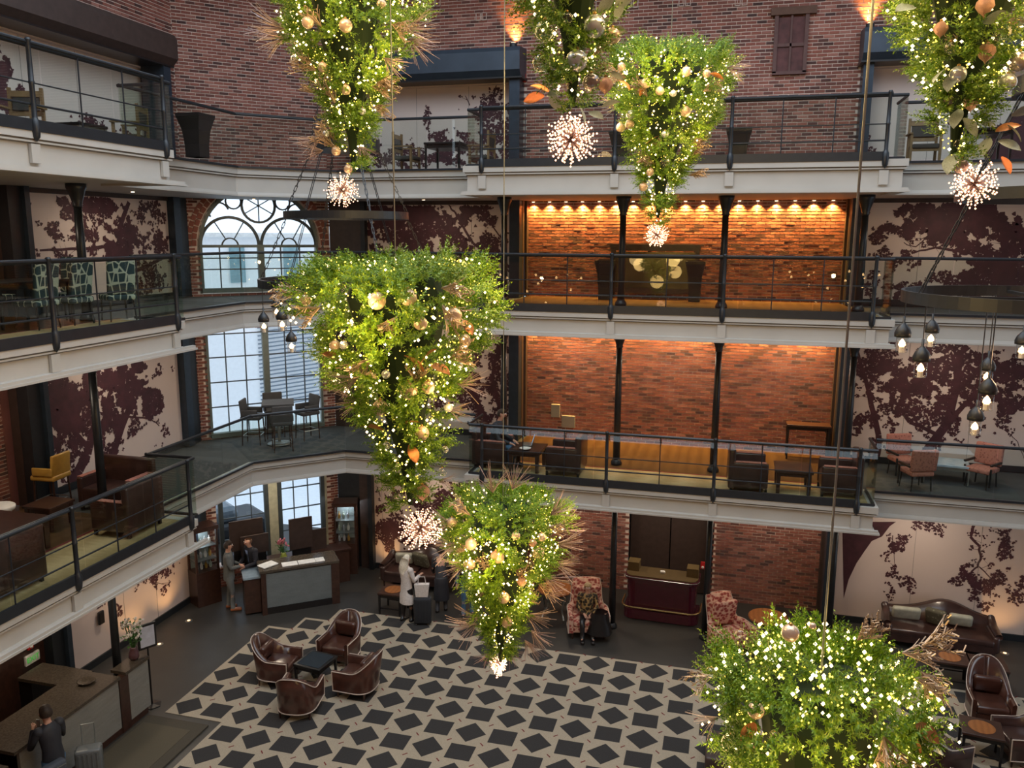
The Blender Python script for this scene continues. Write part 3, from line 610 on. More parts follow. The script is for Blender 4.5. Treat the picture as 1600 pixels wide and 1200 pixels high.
# exterior seen through the corner window
M_sid=mat('pale_siding',(.92,.95,.97),.7,noise=.03); M_sl=mat('grey_siding_gap',(.2,.25,.3),.8); M_snow=mat('snow',(.85,.88,.92),.8,noise=.05)
ex=thing('neighbouring_building','pale blue building with dark slatted siding outside the corner window','building',(-20.5,27.5,0),R(45))
MB().box((0,0,4.6),(16,4,9.4)).build('wall',M_sid,ex)
sl=MB()
for k in range(30): sl.box((5.0,-2.03,2.9+k*.155),(5.2,.05,.045),ry=R(-4))
sl.build('siding_gaps',M_sl,ex,kind='stuff')
for k in range(5): MB().box((-4.2+k*2.0,-2.03,8.2),(.55,.06,1.3)).build('window',mat('far_glass',(.25,.4,.45),.2),ex)
MB().box((0,-2.1,9.3),(16.2,.3,.15)).build('roof_edge',M_white,ex)
g=MB(); g.box((-22,29,-.4),(30,20,.3),rz=R(45)); tag(g.build('snowy_ground',M_snow),'snow covered street outside the ground floor windows','ground')
t=thing('parked_car','dark parked car outside the ground floor window','car',(-15.6,21.0,-.25),R(55)); MB().rbox((0,0,.55),(4.2,1.7,.6),.2).build('body',M_iron,t); MB().rbox((0,0,1.05),(2.2,1.5,.5),.2).build('cabin',mat('car_glass',(.1,.13,.16),.1),t)
for a in (-1.3,1.3):
    for b in (-.8,.8): MB().tube([(a,b-.1,.3),(a,b+.1,.3)],.3,14).build('wheel',M_black,t)
# ---------------------------------------------------------------- lamps of the building
WARM=(1,.55,.19)
def downlight(p,power,ang,aim,col=WARM,lab=None,fit=True):
    if power and fit: lamp('SPOT',(p[0],20.845,p[2]-.02),power*1.0,col,.015,(p[0],20.86,p[2]-1),42,.9)
    if fit:
        t=thing('downlight',lab[0],'lamp',p,group=lab[1]); MB().lathe([(.05,0),(.05,.02),(.04,.025)],(0,0,-.01),10).build('trim_ring',M_white,t); MB().lathe([(.034,0),(.034,.004)],(0,0,-.016),10).build('lens',M_diff,t)
    if power: lamp('SPOT',(p[0],p[1],p[2]-.03),power,col,.02,aim,ang,.7)
for L,pw in ((3,160),(2,130)):
    for i in range(18):
        x=-4.95+i*.42
        downlight((x,20.80,{3:10.18,2:7.26}[L]),pw*(.8+.4*rnd.random()),105,(x,20.86,{3:8.8,2:5.9}[L]),(1,.52,.12),('small wall-washing downlight over the brick wall '+LV[L],'wall-washing downlights '+LV[L]))
for (x,y,z) in ((-5.35,20.25,13.85),(2.62,20.25,13.85)):
    t=thing('uplight','warm uplight on the canopy %s the brick'%('left of' if x<0 else 'right of'),'lamp',(x,y,z-.06)); MB().lathe([(.09,0),(.09,.08),(.07,.09)]).build('housing',M_iron,t); MB().lathe([(.06,0),(.06,.005)],(0,0,.09)).build('lens',M_diff,t)
    lamp('SPOT',(x,20.38,z+.02),420,(1,.5,.13),.04,(x,20.47,z+1.6),80,1)
for px,py,sc in ((295,970,1),(249,1007,1),(597,903,1),(1570,1021,1)):
    q=at(px,py,z=0); t=thing('floor_uplight','small glowing recessed uplight in the floor %s'%{295:'right of the screen stand near the pilaster',249:'just right of the menu stand',597:'left of the far sofa',1570:'beyond the right sofa'}[px],'lamp',(q.x,q.y,0))
    MB().lathe([(.09,0),(.09,.008),(.07,.012)]).build('bezel',M_zinc,t); MB().lathe([(.035,0),(.035,.014)],(0,0,.001)).build('lens',emis('floor_lens',(1,.55,.25),3),t)
    d=Vector((-13.08,q.y,1.2)) if px<500 else Vector((q.x,20.5,1.2)); lamp('SPOT',(q.x,q.y,.05),22,WARM,.03,d,95,.9)
# ordinary ceiling lamps under the balconies
for L in (1,2,3):
    zc_={1:3.52,2:7.24,3:10.18}[L]
    for nm,x,y in (('left of centre',-7.3,19.2),('in the window corner',-11.3,18.2),('by the left mural',-11.9,14.7),('by the left mural, nearer',-12.0,11.2),('right of the brick',4.6,19.2),('before the left brick',-3.8,19.6),('before the middle brick',-1.2,19.6),('before the right brick',1.5,19.6)):
        if L==3 and 'brick' in nm and 'right of' not in nm: continue
        downlight((x,y,zc_),0,100,None,lab=('round ceiling downlight %s, %s'%(nm,LV[L]),'round ceiling downlights'))
        pw={1:24,2:20,3:14}[L]
        lamp('AREA',(x,y,zc_-.05),pw,(1,.82,.62),.45)
# ---------------------------------------------------------------- hanging inverted trees
M_ndl=ramp_mat('fir_needles',[(.06,.16,.006),(.14,.28,.010),(.27,.40,.014)],rough=.55)
M_core=mat('near_black_green',(.006,.02,.004),.95)  # near-black tone for shade inside the trees; planter soil shares it
M_bulb=emis('warm_bulb',(1,.74,.36),7); M_bulbs=emis('small_warm_bulb',(1,.72,.10),2.6); M_pink=emis('pink_bulb',(1,.52,.30),4.5)
M_gball=mat('pearl_gold',(.80,.60,.44),.2,.35,noise=.05,coat=.6); M_sball=mat('silver_ball',(.66,.70,.73),.16,.45,noise=.05,coat=.6); M_pew=mat('pewter_ball',(.36,.30,.29),.2,.5,coat=.6); M_pinkg=mat('copper_glitter',(.62,.36,.26),.4,.7,noise=.5,scale=90,bump=.6)
M_clear=glass_mat('clear_ball',(.95,.97,.9),1.5,3); M_copw=mat('rose_wire',(.36,.27,.27),.4,.5); M_copl=mat('copper_leaf',(.5,.2,.07),.35,.6); M_sage=mat('sage_leaf',(.36,.42,.36),.5,noise=.2,scale=20); M_cable=mat('steel_cable',(.30,.32,.30),.35,.7)
def prof(t):
    if t<.06: return .80+3.3*t
    u=(t-.06)/.94; return max(0,1-u)**(.8+.6*u)*.92+.07
def sprig(a,rs,Ls,nn):
    pass
def foliage(seed,N=4300,H=2.1,Rr=.78):
    q=np.random.RandomState(seed); V=[];
    t=1-np.sqrt(q.rand(N)*.985); t=np.where(q.rand(N)<.22,q.rand(N)**.5*0+q.rand(N)*.05,t)
    th=q.rand(N)*2*np.pi; pr=np.array([prof(x) for x in t])
    lump=1+.13*np.sin(th*5+t*9+seed)+.10*np.sin(th*3-t*17)
    top=(t<.05); rr=pr*lump*Rr*np.where(top,np.sqrt(q.rand(N)),.68+.34*q.rand(N))
    z=-t*H+np.where(top,.03*q.randn(N),0)
    P=np.stack([rr*np.cos(th),rr*np.sin(th),z],1)
    M=N//9; ci=np.arange(N)%M; th=th[ci]; top=top[ci]; z=z[ci]; P=P[ci]+q.randn(N,3)*.022
    D=np.stack([np.cos(th)*.9,np.sin(th)*.9,np.where(top,.7,.15)+0*z],1)+q.randn(M,3)[ci]*.30+q.randn(N,3)*.33; D/=np.linalg.norm(D,axis=1)[:,None]
    Ln=.10+.10*q.rand(N); nn=15; verts=[];
    U=np.cross(D,q.randn(N,3)); U/=np.linalg.norm(U,axis=1)[:,None]; Wv=np.cross(D,U)
    for k in range(nn):
        f=(k+1)/nn; a=k*2.4+q.rand(N)*.8; B=P+D*(Ln*f)[:,None]; dr=(U*np.cos(a)[:,None]+Wv*np.sin(a)[:,None])+D*.75; dr/=np.linalg.norm(dr,axis=1)[:,None]
        nl=(.042*(1.15-f*.6))*(.8+.4*q.rand(N)); tip=B+dr*nl[:,None]; sd=np.cross(dr,D); sd/=np.linalg.norm(sd,axis=1)[:,None]+1e-9; sd=sd*.0065
        verts+= [B-sd,B+sd,tip]
    A=np.stack(verts,1).reshape(-1,3)   # N, nn*3
    me=bpy.data.meshes.new('foliage'); n=len(A); me.vertices.add(n); me.vertices.foreach_set('co',A.ravel().astype('f'))
    me.loops.add(n); me.loops.foreach_set('vertex_index',np.arange(n,dtype='i')); me.polygons.add(n//3); me.polygons.foreach_set('loop_start',np.arange(0,n,3,dtype='i'))
    try: me.polygons.foreach_set('loop_total',np.full(n//3,3,dtype='i'))
    except Exception: pass
    me.update(calc_edges=True); me.materials.append(M_ndl); return me
FOL=[foliage(3),foliage(11),foliage(23)]
def bulbmesh(seed,N,r,m,lo,hi,tf=.03):
    q=random.Random(seed); mb=MB()
    for _ in range(N):
        t=1-math.sqrt(q.random()*.98)
        if q.random()<tf: t=q.random()*.04
        th=q.random()*6.283; rr=prof(t)*.78*(1+.13*math.sin(th*5+t*9+seed%29)+.1*math.sin(th*3-t*17))*(q.uniform(lo,hi) if t>.05 else math.sqrt(q.random())); mb.ico((rr*math.cos(th),rr*math.sin(th),-t*2.1+(.09 if t<.05 else 0)),r*q.uniform(.8,1.25))
    return mb.mesh('string_lights',m)
def star(px,py,d,r,label,droop=False,N=64):
    p=at(px,py,d=d); t=thing('starburst_light',label,'light ornament',p); sp=MB(); bl=MB(); q=random.Random(int(px))
    for i in range(N):
        zz=1-2*(i+.5)/N; a=i*2.39996; rr=math.sqrt(1-zz*zz); v=Vector((rr*math.cos(a),rr*math.sin(a),zz))
        if droop: v=Vector((v.x*.55,v.y*.55,-abs(v.z)*1.2+.25))
        v*=r*(.72+.28*q.random()); sp.tube([(0,0,0),v*.5,v],[.004,.003,.002],4)
        for f in (.55,.72,.86,1.0): bl.ico(v*f+Vector((q.uniform(-1,1),q.uniform(-1,1),q.uniform(-1,1)))*.004,.0065 if r<.2 else .008)
    sp.build('spikes',M_copw,t,kind='stuff'); bl.build('star_bulbs',M_pink,t,kind='stuff'); lamp('POINT',(p.x,p.y,p.z),1.2,(1,.6,.35),.12); return t
_spr={}
def spray(kind,seed):
    if (kind,seed) in _spr: return _spr[(kind,seed)]
    q=random.Random(seed); mb=MB(); n=26 if kind=='wire' else 9
    for i in range(n):
        a=q.uniform(-.75,.75);b=q.uniform(-.6,.6);l=q.uniform(.6,1); d=Vector((math.sin(a),math.sin(b),1)).normalized()
        pts=[Vector((0,0,0)),d*l*.5,d*l+Vector((a*.1,b*.1,-.05))]; mb.tube(pts,[.009,.007,.004] if kind=='wire' else [.022,.016,.008],4)
        if kind!='wire':
            for k in range(7):
                c=d*l*(.35+.1*k); e=c+Vector((q.uniform(-.14,.14),q.uniform(-.14,.14),.12)); mb.tube([c,e],[.016,.02],4)
    _spr[(kind,seed)]=mb.mesh('twig_spray',M_copw if kind=='wire' else M_gpl); return _spr[(kind,seed)]
M_gpl=mat('rose_gold_berries',(.42,.31,.22),.4,.5)
def leafmesh(m,nm):
    mb=MB(); rows=[]
    for i in range(7):
        f=i/6; w_=.30*math.sin(PI*min(1,f*.95+.05))**.8; z=.12*math.sin(f*2.5); rows.append([(-w_,f,z+.05*w_),(0,f,z-.04),(w_,f,z+.05*w_)])
    mb.grid(rows); return mb.mesh(nm,m,True)
LFS=leafmesh(M_sage,'leaf'); LFC=leafmesh(M_copl,'leaf')
camr=Vector((math.cos(R(YAW)),-math.sin(R(YAW)),0)); camf=Vector((math.sin(R(YAW)),math.cos(R(YAW)),0))
BALL={}
def ballmesh(kind):
    if kind in BALL: return BALL[kind]
    m={'gold':M_gball,'silver':M_sball,'pewter':M_pew,'glitter':M_pinkg,'clear':M_clear}[kind]
    b=MB()
    if kind=='glitter': b.lathe([(.01,-1.25),(.12,-1.0),(.6,-.6),(.95,-.05),(.85,.4),(.5,.75),(.15,.95),(.02,1.0)],n=16)
    else: b.sph((0,0,0),1,18,12)
    c=MB().lathe([(.2,.95),(.2,1.16),(.1,1.2),(.03,1.3)],n=10)
    BALL[kind]=(b.mesh('ball',m,True),c.mesh('cap',M_gold,True)); return BALL[kind]
BN={'gold':'pearl gold ball','silver':'silver ball','pewter':'dark pewter ball','glitter':'pink glitter onion bauble','clear':'clear glass ball'}
def tree(key,desc,cx_,pt,pb,d,Rr,fol,balls,sprays=(),leaves=(),lean=0,cr=.005,bulbN=(420,800),bigr=.0115,lights=60):
    top=at(cx_,pt,d=d); bot=at(cx_,pb,d=d); H=top.z-bot.z; t=thing('hanging_tree','inverted green fir with warm lights, %s'%desc,'christmas tree',top,rnd.random()*6)
    sx=Rr/.78; sz=H/2.1; rz=t.rotation_euler.z
    sh=Matrix.Identity(4); lv=Matrix.Rotation(-rz,4,'Z')@camr; sh[0][2]=-lv.x*lean/H; sh[1][2]=-lv.y*lean/H
    base=sh@Matrix.Diagonal((sx,sx,sz,1))
    def part(me,nm,kind=None):
        o=bpy.data.objects.new(nm,me); C.objects.link(o); o.parent=t; o.matrix_local=base
        if kind: o['kind']=kind
        return o
    part(FOL[fol],'foliage','stuff')
    c=MB(); c.lathe([(.02,0)]+[(prof(k/10)*.78*.55,-k*.19-.04) for k in range(10)]+[(.02,-2.0)],n=12); part(c.mesh('shade_core',M_core),'shade_core')  # added dark cone stands for the shade between boughs, stops see-through
    part(bulbmesh(fol*10+int(cx_),bulbN[0],bigr,M_bulb,.93,1.08,.3 if d<5.5 and pt>900 else .04),'string_lights','stuff'); part(bulbmesh(fol*10+int(cx_)+1,bulbN[1],bigr*.55,M_bulbs,.7,1.02,.3 if d<5.5 and pt>900 else .03),'fairy_lights','stuff')
    for i in range(7):
        f=(i+.5)/7; tt=1-math.sqrt(1-f*.95); a=i*2.4; rr=prof(tt)*Rr*1.3+.05; ax=top+camr*(lean*tt); lamp('POINT',(ax.x+rr*math.cos(a),ax.y+rr*math.sin(a),ax.z-tt*H),lights*(.4+.6*prof(tt))/7*1.9,(1,.62,.22),.22)
        if i<4: a+=2.2; lamp('POINT',(ax.x+rr*math.cos(a),ax.y+rr*math.sin(a),ax.z-tt*H),lights/7,(1,.66,.28),.22)
    def surf(px,py,push=.0):
        q=at(px,py,d=d); tt=min(.99,max(0,(top.z-q.z)/H)); ax=top+camr*(lean*tt); off=(q-ax).dot(camr); rr=prof(tt)*Rr; dep=math.sqrt(max(0,rr*rr-off*off))*.97+push
        return at(px,py,d=max(1,d-dep))
    ordn=('topmost','second from top','third from top','fourth from top','fifth from top','sixth from top','seventh from top','eighth from top','ninth from top','tenth from top','eleventh from top','twelfth from top','thirteenth from top','fourteenth from top','fifteenth from top'); kk={}
    for i,(px,py,dia,k) in enumerate(sorted(balls,key=lambda b:b[1])):
        kk[k]=kk.get(k,-1)+1; n_=sum(1 for b in balls if b[3]==k); od=('only' if n_==1 else 'lowest' if kk[k]==n_-1 else ordn[kk[k]])
        p=surf(px,py,.02); dep=(p-Vector((0,0,CZ))).dot(Vector((math.sin(R(YAW))*math.cos(R(PITCH)),math.cos(R(YAW))*math.cos(R(PITCH)),-math.sin(R(PITCH))))); r=dia/2*dep/F*1.06
        b,cpm=ballmesh(k); o=thing('ball_ornament' if k!='glitter' else 'bauble','%s, %s on the %s'%(BN[k],od,desc),'ornament',p,group='%s ornaments on the %s'%(BN[k],desc)); o.scale=(r,r,r)
        for nm,me in (('ball',b),('cap',cpm)): x=bpy.data.objects.new(nm,me); C.objects.link(x); x.parent=o
    ti=Matrix.Rotation(-rz,4,'Z')
    for (px,py,ang,ln,kd) in sprays:
        p=surf(px,py,-.08); a=R(ang); d3=(camr*math.cos(a)+Vector((0,0,1))*math.sin(a)-camf*.35).normalized(); o=bpy.data.objects.new('twig_spray',spray(kd,int(px)%4)); C.objects.link(o); o.parent=t
        lp=ti@(p-top); o.matrix_local=Matrix.Translation(lp)@(ti.to_3x3()@d3).to_track_quat('Z','Y').to_matrix().to_4x4()@Matrix.Diagonal((ln,ln,ln,1))
    for (px,py,ang,ln,kd) in leaves:
        p=surf(px,py,.0); a=R(ang); d3=(camr*math.cos(a)+Vector((0,0,1))*math.sin(a)-camf*.3).normalized(); o=bpy.data.objects.new('leaf',LFS if kd=='s' else LFC); C.objects.link(o); o.parent=t
        lp=ti@(p-top); o.matrix_local=Matrix.Translation(lp)@(ti.to_3x3()@d3).to_track_quat('Y','Z').to_matrix().to_4x4()@Matrix.Rotation(rnd.uniform(-.8,.8),4,'Y')@Matrix.Diagonal((ln,ln,ln,1))
    MB().tube([(0,0,-.3),(0,0,16.2-top.z)],cr,6).build('cable',M_cable,t)
    return t
G_,S_,P_,X_,K_='gold','silver','pewter','glitter','clear'
def rs(n,cx_,y0,y1,w0,w1,kd,seed,l0=.16,l1=.3,out=None):
    q=random.Random(seed); o=[]
    for _ in range(n):
        f=q.random(); y=y0+(y1-y0)*f; hw=w0+(w1-w0)*f; s=q.choice((-1,1))*q.uniform(.3,.95); o.append((cx_+s*hw,y,90-s*q.uniform(70,130) if out is None else out,q.uniform(l0,l1),kd))
    return o
tree('A','upper left hanging tree',543,-62,270,8,.70,0,[(481,35,18,G_),(540,40,20,G_),(504,105,15,G_),(540,140,15,G_),(525,236,14,G_),(566,174,11,S_),(544,264,13,G_),(509,209,10,S_),(460,91,10,S_),(596,6,14,G_)],
  [(445,45,175,.42,'wire'),(448,58,200,.38,'wire'),(630,45,-10,.36,'wire'),(636,60,-40,.36,'wire'),(600,90,-45,.3,'wire'),(500,215,215,.3,'wire'),(505,235,190,.26,'wire'),(560,225,-60,.25,'wire')]+rs(10,540,10,240,90,25,'berry',1))
star(535,297,8,.17,'pink glowing starburst at the tip of the upper left hanging tree')
tree('B','top centre hanging tree',903,-330,190,5,.62,1,[(852,49,31,K_),(929,41,33,S_),(901,95,32,S_),(924,129,26,P_),(846,99,26,K_),(886,28,18,K_),(957,56,24,G_),(946,133,24,X_)],
  rs(4,903,20,150,50,25,'berry',2,.08,.14),[(961,32,60,.11,'s'),(955,45,-20,.1,'s'),(906,166,-80,.11,'s'),(940,167,10,.11,'s'),(951,114,-30,.1,'s'),(876,144,200,.09,'s'),(829,12,90,.11,'s'),(850,150,200,.13,'c'),(858,143,170,.12,'c'),(875,172,130,.11,'s'),(960,10,20,.12,'s'),(935,20,40,.12,'s'),(920,175,-30,.1,'s')],bulbN=(380,630),bigr=.012)
star(892,218,5,.165,'large pink starburst at the tip of the top centre hanging tree',N=80)
tree('Cc','small hanging tree right of top centre',1048,84,352,9.6,.67,2,[(1009,130,15,G_),(1031,142,13,G_),(1072,112,15,G_),(1071,174,16,G_),(1052,146,10,S_),(985,179,13,S_),(984,194,14,G_),(1039,254,16,K_),(971,104,12,G_),(1104,115,12,G_),(970,199,14,G_),(1039,210,11,S_),(1016,269,12,G_),(1005,292,13,G_)],
  rs(10,1050,110,280,85,30,'berry',3)+[(970,165,190,.3,'wire'),(1135,105,-20,.28,'wire')],[(985,140,150,.16,'c'),(1000,150,60,.16,'c'),(1010,225,30,.15,'c'),(1110,115,-30,.15,'c')],lean=-.16)
star(1026,368,9.6,.15,'small pink starburst at the tip of the smaller top hanging tree')
tree('D','upper right hanging tree',1548,-180,258,6,.66,0,[(1497,116,24,S_),(1574,129,26,S_),(1534,145,26,K_),(1566,51,26,K_),(1541,81,28,X_),(1539,9,28,X_),(1470,45,22,X_),(1592,96,28,P_),(1482,157,15,P_),(1501,259,22,P_),(1497,225,20,K_),(1517,160,24,X_),(1485,75,18,K_)],
  rs(3,1530,30,200,50,25,'berry',4,.1,.15),[(1430,10,200,.15,'s'),(1535,35,10,.15,'s'),(1590,40,20,.16,'s'),(1480,105,230,.14,'s'),(1490,115,250,.13,'s'),(1500,170,250,.14,'s'),(1505,185,-60,.14,'s'),(1525,190,-20,.12,'s'),(1575,195,-60,.13,'s'),(1560,220,-30,.14,'s'),(1555,205,10,.14,'c'),(1490,240,250,.15,'s'),(1565,245,-70,.12,'c'),(1580,180,10,.14,'s'),(1545,215,-110,.13,'s')],lean=-.14,bulbN=(380,630),bigr=.013)
star(1522,287,6,.155,'pink starburst at the tip of the upper right hanging tree')
tree('E','large central hanging tree',618,418,805,6.2,.72,1,[(589,470,27,G_),(638,465,26,G_),(657,505,21,G_),(477,469,17,G_),(523,540,16,G_),(537,539,13,S_),(770,475,20,G_),(726,531,18,G_),(760,525,17,K_),(746,542,18,K_),(606,540,16,K_),(710,492,22,G_),(603,585,13,S_),(580,589,17,G_),(719,571,9,S_),(639,611,26,G_),(669,605,20,G_),(594,637,24,G_),(555,626,12,G_),(659,677,22,G_),(701,637,13,S_),(619,731,16,S_),(604,696,11,S_),(691,738,13,K_),(696,702,10,S_),(660,769,24,X_),(615,772,16,K_)],
  [(470,455,185,.24,'berry'),(500,480,200,.22,'berry'),(690,450,-5,.22,'berry'),(690,475,-50,.26,'berry'),(620,495,230,.2,'berry'),(580,560,220,.25,'berry'),(560,590,200,.26,'wire'),(570,625,190,.28,'wire'),(700,560,20,.24,'berry'),(715,600,0,.26,'wire'),(700,640,-10,.2,'wire'),(620,720,200,.15,'wire'),(650,600,80,.2,'berry'),(685,750,-10,.2,'wire')],
  [(655,570,40,.18,'c'),(662,580,140,.18,'c'),(672,568,-30,.17,'c'),(724,500,-60,.13,'c'),(533,563,160,.15,'c'),(600,672,170,.17,'c'),(625,665,10,.16,'c'),(635,680,-20,.15,'c'),(640,695,-70,.15,'c')],lean=.17,bulbN=(380,840))
star(657,826,6.2,.185,'pink glowing starburst at the tip of the large centre hanging tree',N=84)
tree('Fg','wiry pink-sprayed lower hanging tree',786,785,1045,8.8,.69,2,[(706,816,16,G_),(736,850,18,G_),(779,871,18,G_),(732,882,16,G_),(806,837,13,G_),(841,864,18,G_),(846,839,13,G_),(832,848,14,X_),(735,882,16,G_),(792,972,17,G_),(787,934,18,G_),(815,909,16,X_),(775,869,18,X_)],
  [(710,820,170,.36,'wire'),(715,850,190,.38,'wire'),(730,880,200,.36,'wire'),(870,830,20,.4,'wire'),(868,850,0,.42,'wire'),(865,880,-10,.42,'wire'),(850,900,-30,.42,'wire'),(745,975,200,.4,'wire'),(750,965,180,.36,'wire'),(820,960,-20,.4,'wire'),(830,985,-50,.34,'wire'),(820,1000,-60,.34,'wire'),(770,770,100,.36,'wire'),(800,765,70,.34,'wire'),(860,805,40,.36,'wire'),(765,1020,230,.26,'wire'),(795,1015,-50,.26,'wire'),(735,805,150,.3,'berry'),(850,925,-20,.3,'wire')]+rs(8,792,820,960,80,40,'berry',6),bulbN=(420,780),lean=-.05)
star(779,1035,8.8,.2,'drooping pink starburst at the tip of the lower centre hanging tree',True)
tree('Gg','lower right hanging tree',1283,1050,1560,5.3,.70,0,[(1235,989,26,G_),(1141,1161,26,K_),(1111,1051,16,K_),(1156,990,12,K_),(1181,1110,25,G_),(1180,1172,22,X_),(1270,978,10,G_),(1210,1150,16,K_),(1409,1190,18,S_)],
  [(1110,1055,190,.2,'berry'),(1340,1000,60,.16,'berry'),(1440,1010,30,.26,'berry'),(1410,1020,0,.22,'berry'),(1430,1060,-20,.24,'berry'),(1440,1050,-50,.2,'berry'),(1120,1120,200,.22,'wire'),(1380,1150,-80,.28,'berry'),(1360,990,70,.14,'berry')],
  [(1430,1130,-40,.16,'c'),(1420,1140,-70,.15,'c'),(1440,1160,-30,.14,'s'),(1180,1130,230,.15,'c')],bulbN=(420,690),bigr=.013,cr=.008)
# ---------------------------------------------------------------- chandeliers
M_jar=glass_mat('jar_glass',(.95,.93,.9),1.5,3)
def chandelier(px,py,d,label):
    c=at(px,py,d=d); t=thing('ring_chandelier',label,'chandelier',c)
    def ring(r,z,h,nm):
        n=72; rows=[]
        for rr,zz in ((r,0),(r,h),(r-.03,h),(r-.03,0),(r,0)): rows.append([(rr*math.cos(2*PI*i/n),rr*math.sin(2*PI*i/n),z+zz) for i in range(n)])
        o=MB().grid(rows,True).build(nm,M_iron,t); flip_normals(o)
    ring(1.24,0,.11,'lower_ring'); ring(.86,.93,.10,'middle_ring'); ring(.48,1.85,.15,'crown_ring')
    cz=MB()
    for i in range(6):
        a=2*PI*i/6+.3; p=lambda r,z,a=a:Vector((r*math.cos(a),r*math.sin(a),z))
        for A,B in ((p(1.22,.1),p(.84,.94)),(p(.84,1.02),p(.46,1.86)),(p(.46,1.98),p(.05,3.6))):
            n=int((B-A).length/.075)
            for k in range(n): 
                u=A.lerp(B,k/n); v=A.lerp(B,(k+1.25)/n); s_=Vector((math.cos(a+PI/2),math.sin(a+PI/2),0))*(.014 if k%2 else 0)+(Vector((0,0,0)) if k%2 else (B-A).cross(Vector((0,0,1))).cross(B-A).normalized()*.014)
                cz.tube([u-s_,v-s_],.0055,4); cz.tube([u+s_,v+s_],.0055,4)
    cz.build('chain',M_iron,t,kind='stuff'); MB().tube([(0,0,3.5),(0,0,16.2-c.z)],.02,6).build('stem',M_iron,t)
    MB().box((0,0,.05),(2.4,.03,.03)).box((0,0,.05),(.03,2.4,.03)).build('cross_bar',M_iron,t)
    cap=MB().lathe([(.075,0),(.078,.04),(.06,.085),(.03,.12),(.012,.14),(.012,.2)],n=12).mesh('lantern_cap',M_iron,True)
    jar=MB().lathe([(.05,-.15),(.056,-.13),(.056,-.01)],n=12).mesh('jar',M_jar,True)
    fl=MB().lathe([(.01,-.10),(.034,-.08),(.026,-.05),(.004,-.02)],n=8).mesh('flame',M_warm); cn=MB().lathe([(.025,-.15),(.025,-.095)],n=8).mesh('candle',M_white)
    for k in range(15):
        r,dr=((1.2,.34),(1.2,.5),(.85,.74),(1.2,.38),(.5,1.15))[k%5]; a=2*PI*k/15+1.0
        o=bpy.data.objects.new('lantern',cap); C.objects.link(o); o.parent=t; o.location=(r*math.cos(a),r*math.sin(a),-dr)
        for nm,me in (('jar',jar),('flame',fl),('candle',cn)): x=bpy.data.objects.new(nm,me); C.objects.link(x); x.parent=o
        MB().tube([(0,0,.19),(0,0,dr if r>1 else dr+.04)],.006,5).build('hanger',M_iron,o)
    lamp('POINT',(c.x,c.y,c.z-.5),14,(1,.6,.3),.06)
    return t
chandelier(545,447,12,'black iron ring chandelier with candle lanterns behind the large hanging tree')
chandelier(1640,477,9,'black iron ring chandelier with candle lanterns at the right edge')
# ---------------------------------------------------------------- seating
M_floral=ramp_mat('pink_floral_fabric',[(.16,.02,.02),(.34,.07,.055),(.62,.38,.28)],'voronoi',.85,15,pos=(0,.42,.62))
M_dots=ramp_mat('dotted_salmon_fabric',[(.08,.025,.02),(.34,.13,.10),(.42,.17,.13)],'voronoi',.85,20,pos=(0,.28,.5))
M_lattice=ramp_mat('teal_lattice_fabric',[(.42,.46,.38),(.40,.44,.36),(.02,.045,.055),(.025,.05,.06)],'edge',.85,8,(1,1,.7),pos=(0,.055,.085,1))
M_cushS=mat('pale_satin_cushion',(.42,.42,.34),.5,noise=.15,scale=8); M_cushP=ramp_mat('dotted_cushion',[(.35,.36,.27),(.12,.11,.07),(.10,.09,.06)],'voronoi',.8,14,pos=(0,.3,.5))
M_yel=mat('mustard_vinyl',(.45,.26,.05),.4); M_grayv=mat('grey_upholstery',(.06,.058,.058),.8)
def ushell(wd_,dp,zb,hf,th,n=28,flare=.04,front=.0):
    """barrel shell, opening at +y; returns outer, inner, top curve"""
    pts=[];
    for i in range(n+1):
        a=PI*(i/n)*1.0; x=-math.cos(a); y=-math.sin(a)
        X=(abs(x)**.75)*(1 if x>0 else -1)*wd_/2; Y=(-(abs(y)**.75))*dp*.5
        pts.append((X,Y,i/n))
    full=[(-wd_/2,dp*.5,0)]+[(-wd_/2,dp*.25,0)]+pts+[(wd_/2,dp*.25,1)]+[(wd_/2,dp*.5,1)]
    K=len(full); out=[];inn=[]
    for j,(x,y,s_) in enumerate(full):
        f=j/(K-1); h=hf(f); r=math.hypot(x,y) or 1; ux,uy=x/r,y/r; fl=flare*max(0,(h-.5))
        out.append((x,y,zb,x+ux*fl*2,y+uy*fl*4-(.12*max(0,h-.6)),h)); ix=x-(th if x>0 else -th) if abs(x)>.05 else x*.8; iy=y+(th if y<0 else 0)
        inn.append((ix,iy,ix+ux*fl*2,iy+uy*fl*4-(.12*max(0,h-.6)),h-.01))
    rows=[[(o[0],o[1],o[2]) for o in out],[((o[0]+o[3])/2,(o[1]+o[4])/2,(o[2]+o[5])/2) for o in out],[(o[3],o[4],o[5]) for o in out],
          [((o[3]+i[2])/2,(o[4]+i[3])/2,o[5]+.02) for o,i in zip(out,inn)],[(i[2],i[3],i[4]) for i in inn],[(i[0],i[1],zb+.15) for i in inn],[(i[0],i[1],zb) for i in inn]]
    mb=MB().grid(rows)
    for e in (0,K-1): mb.add([r[e] for r in rows],[tuple(range(len(rows)))])
    return mb,rows
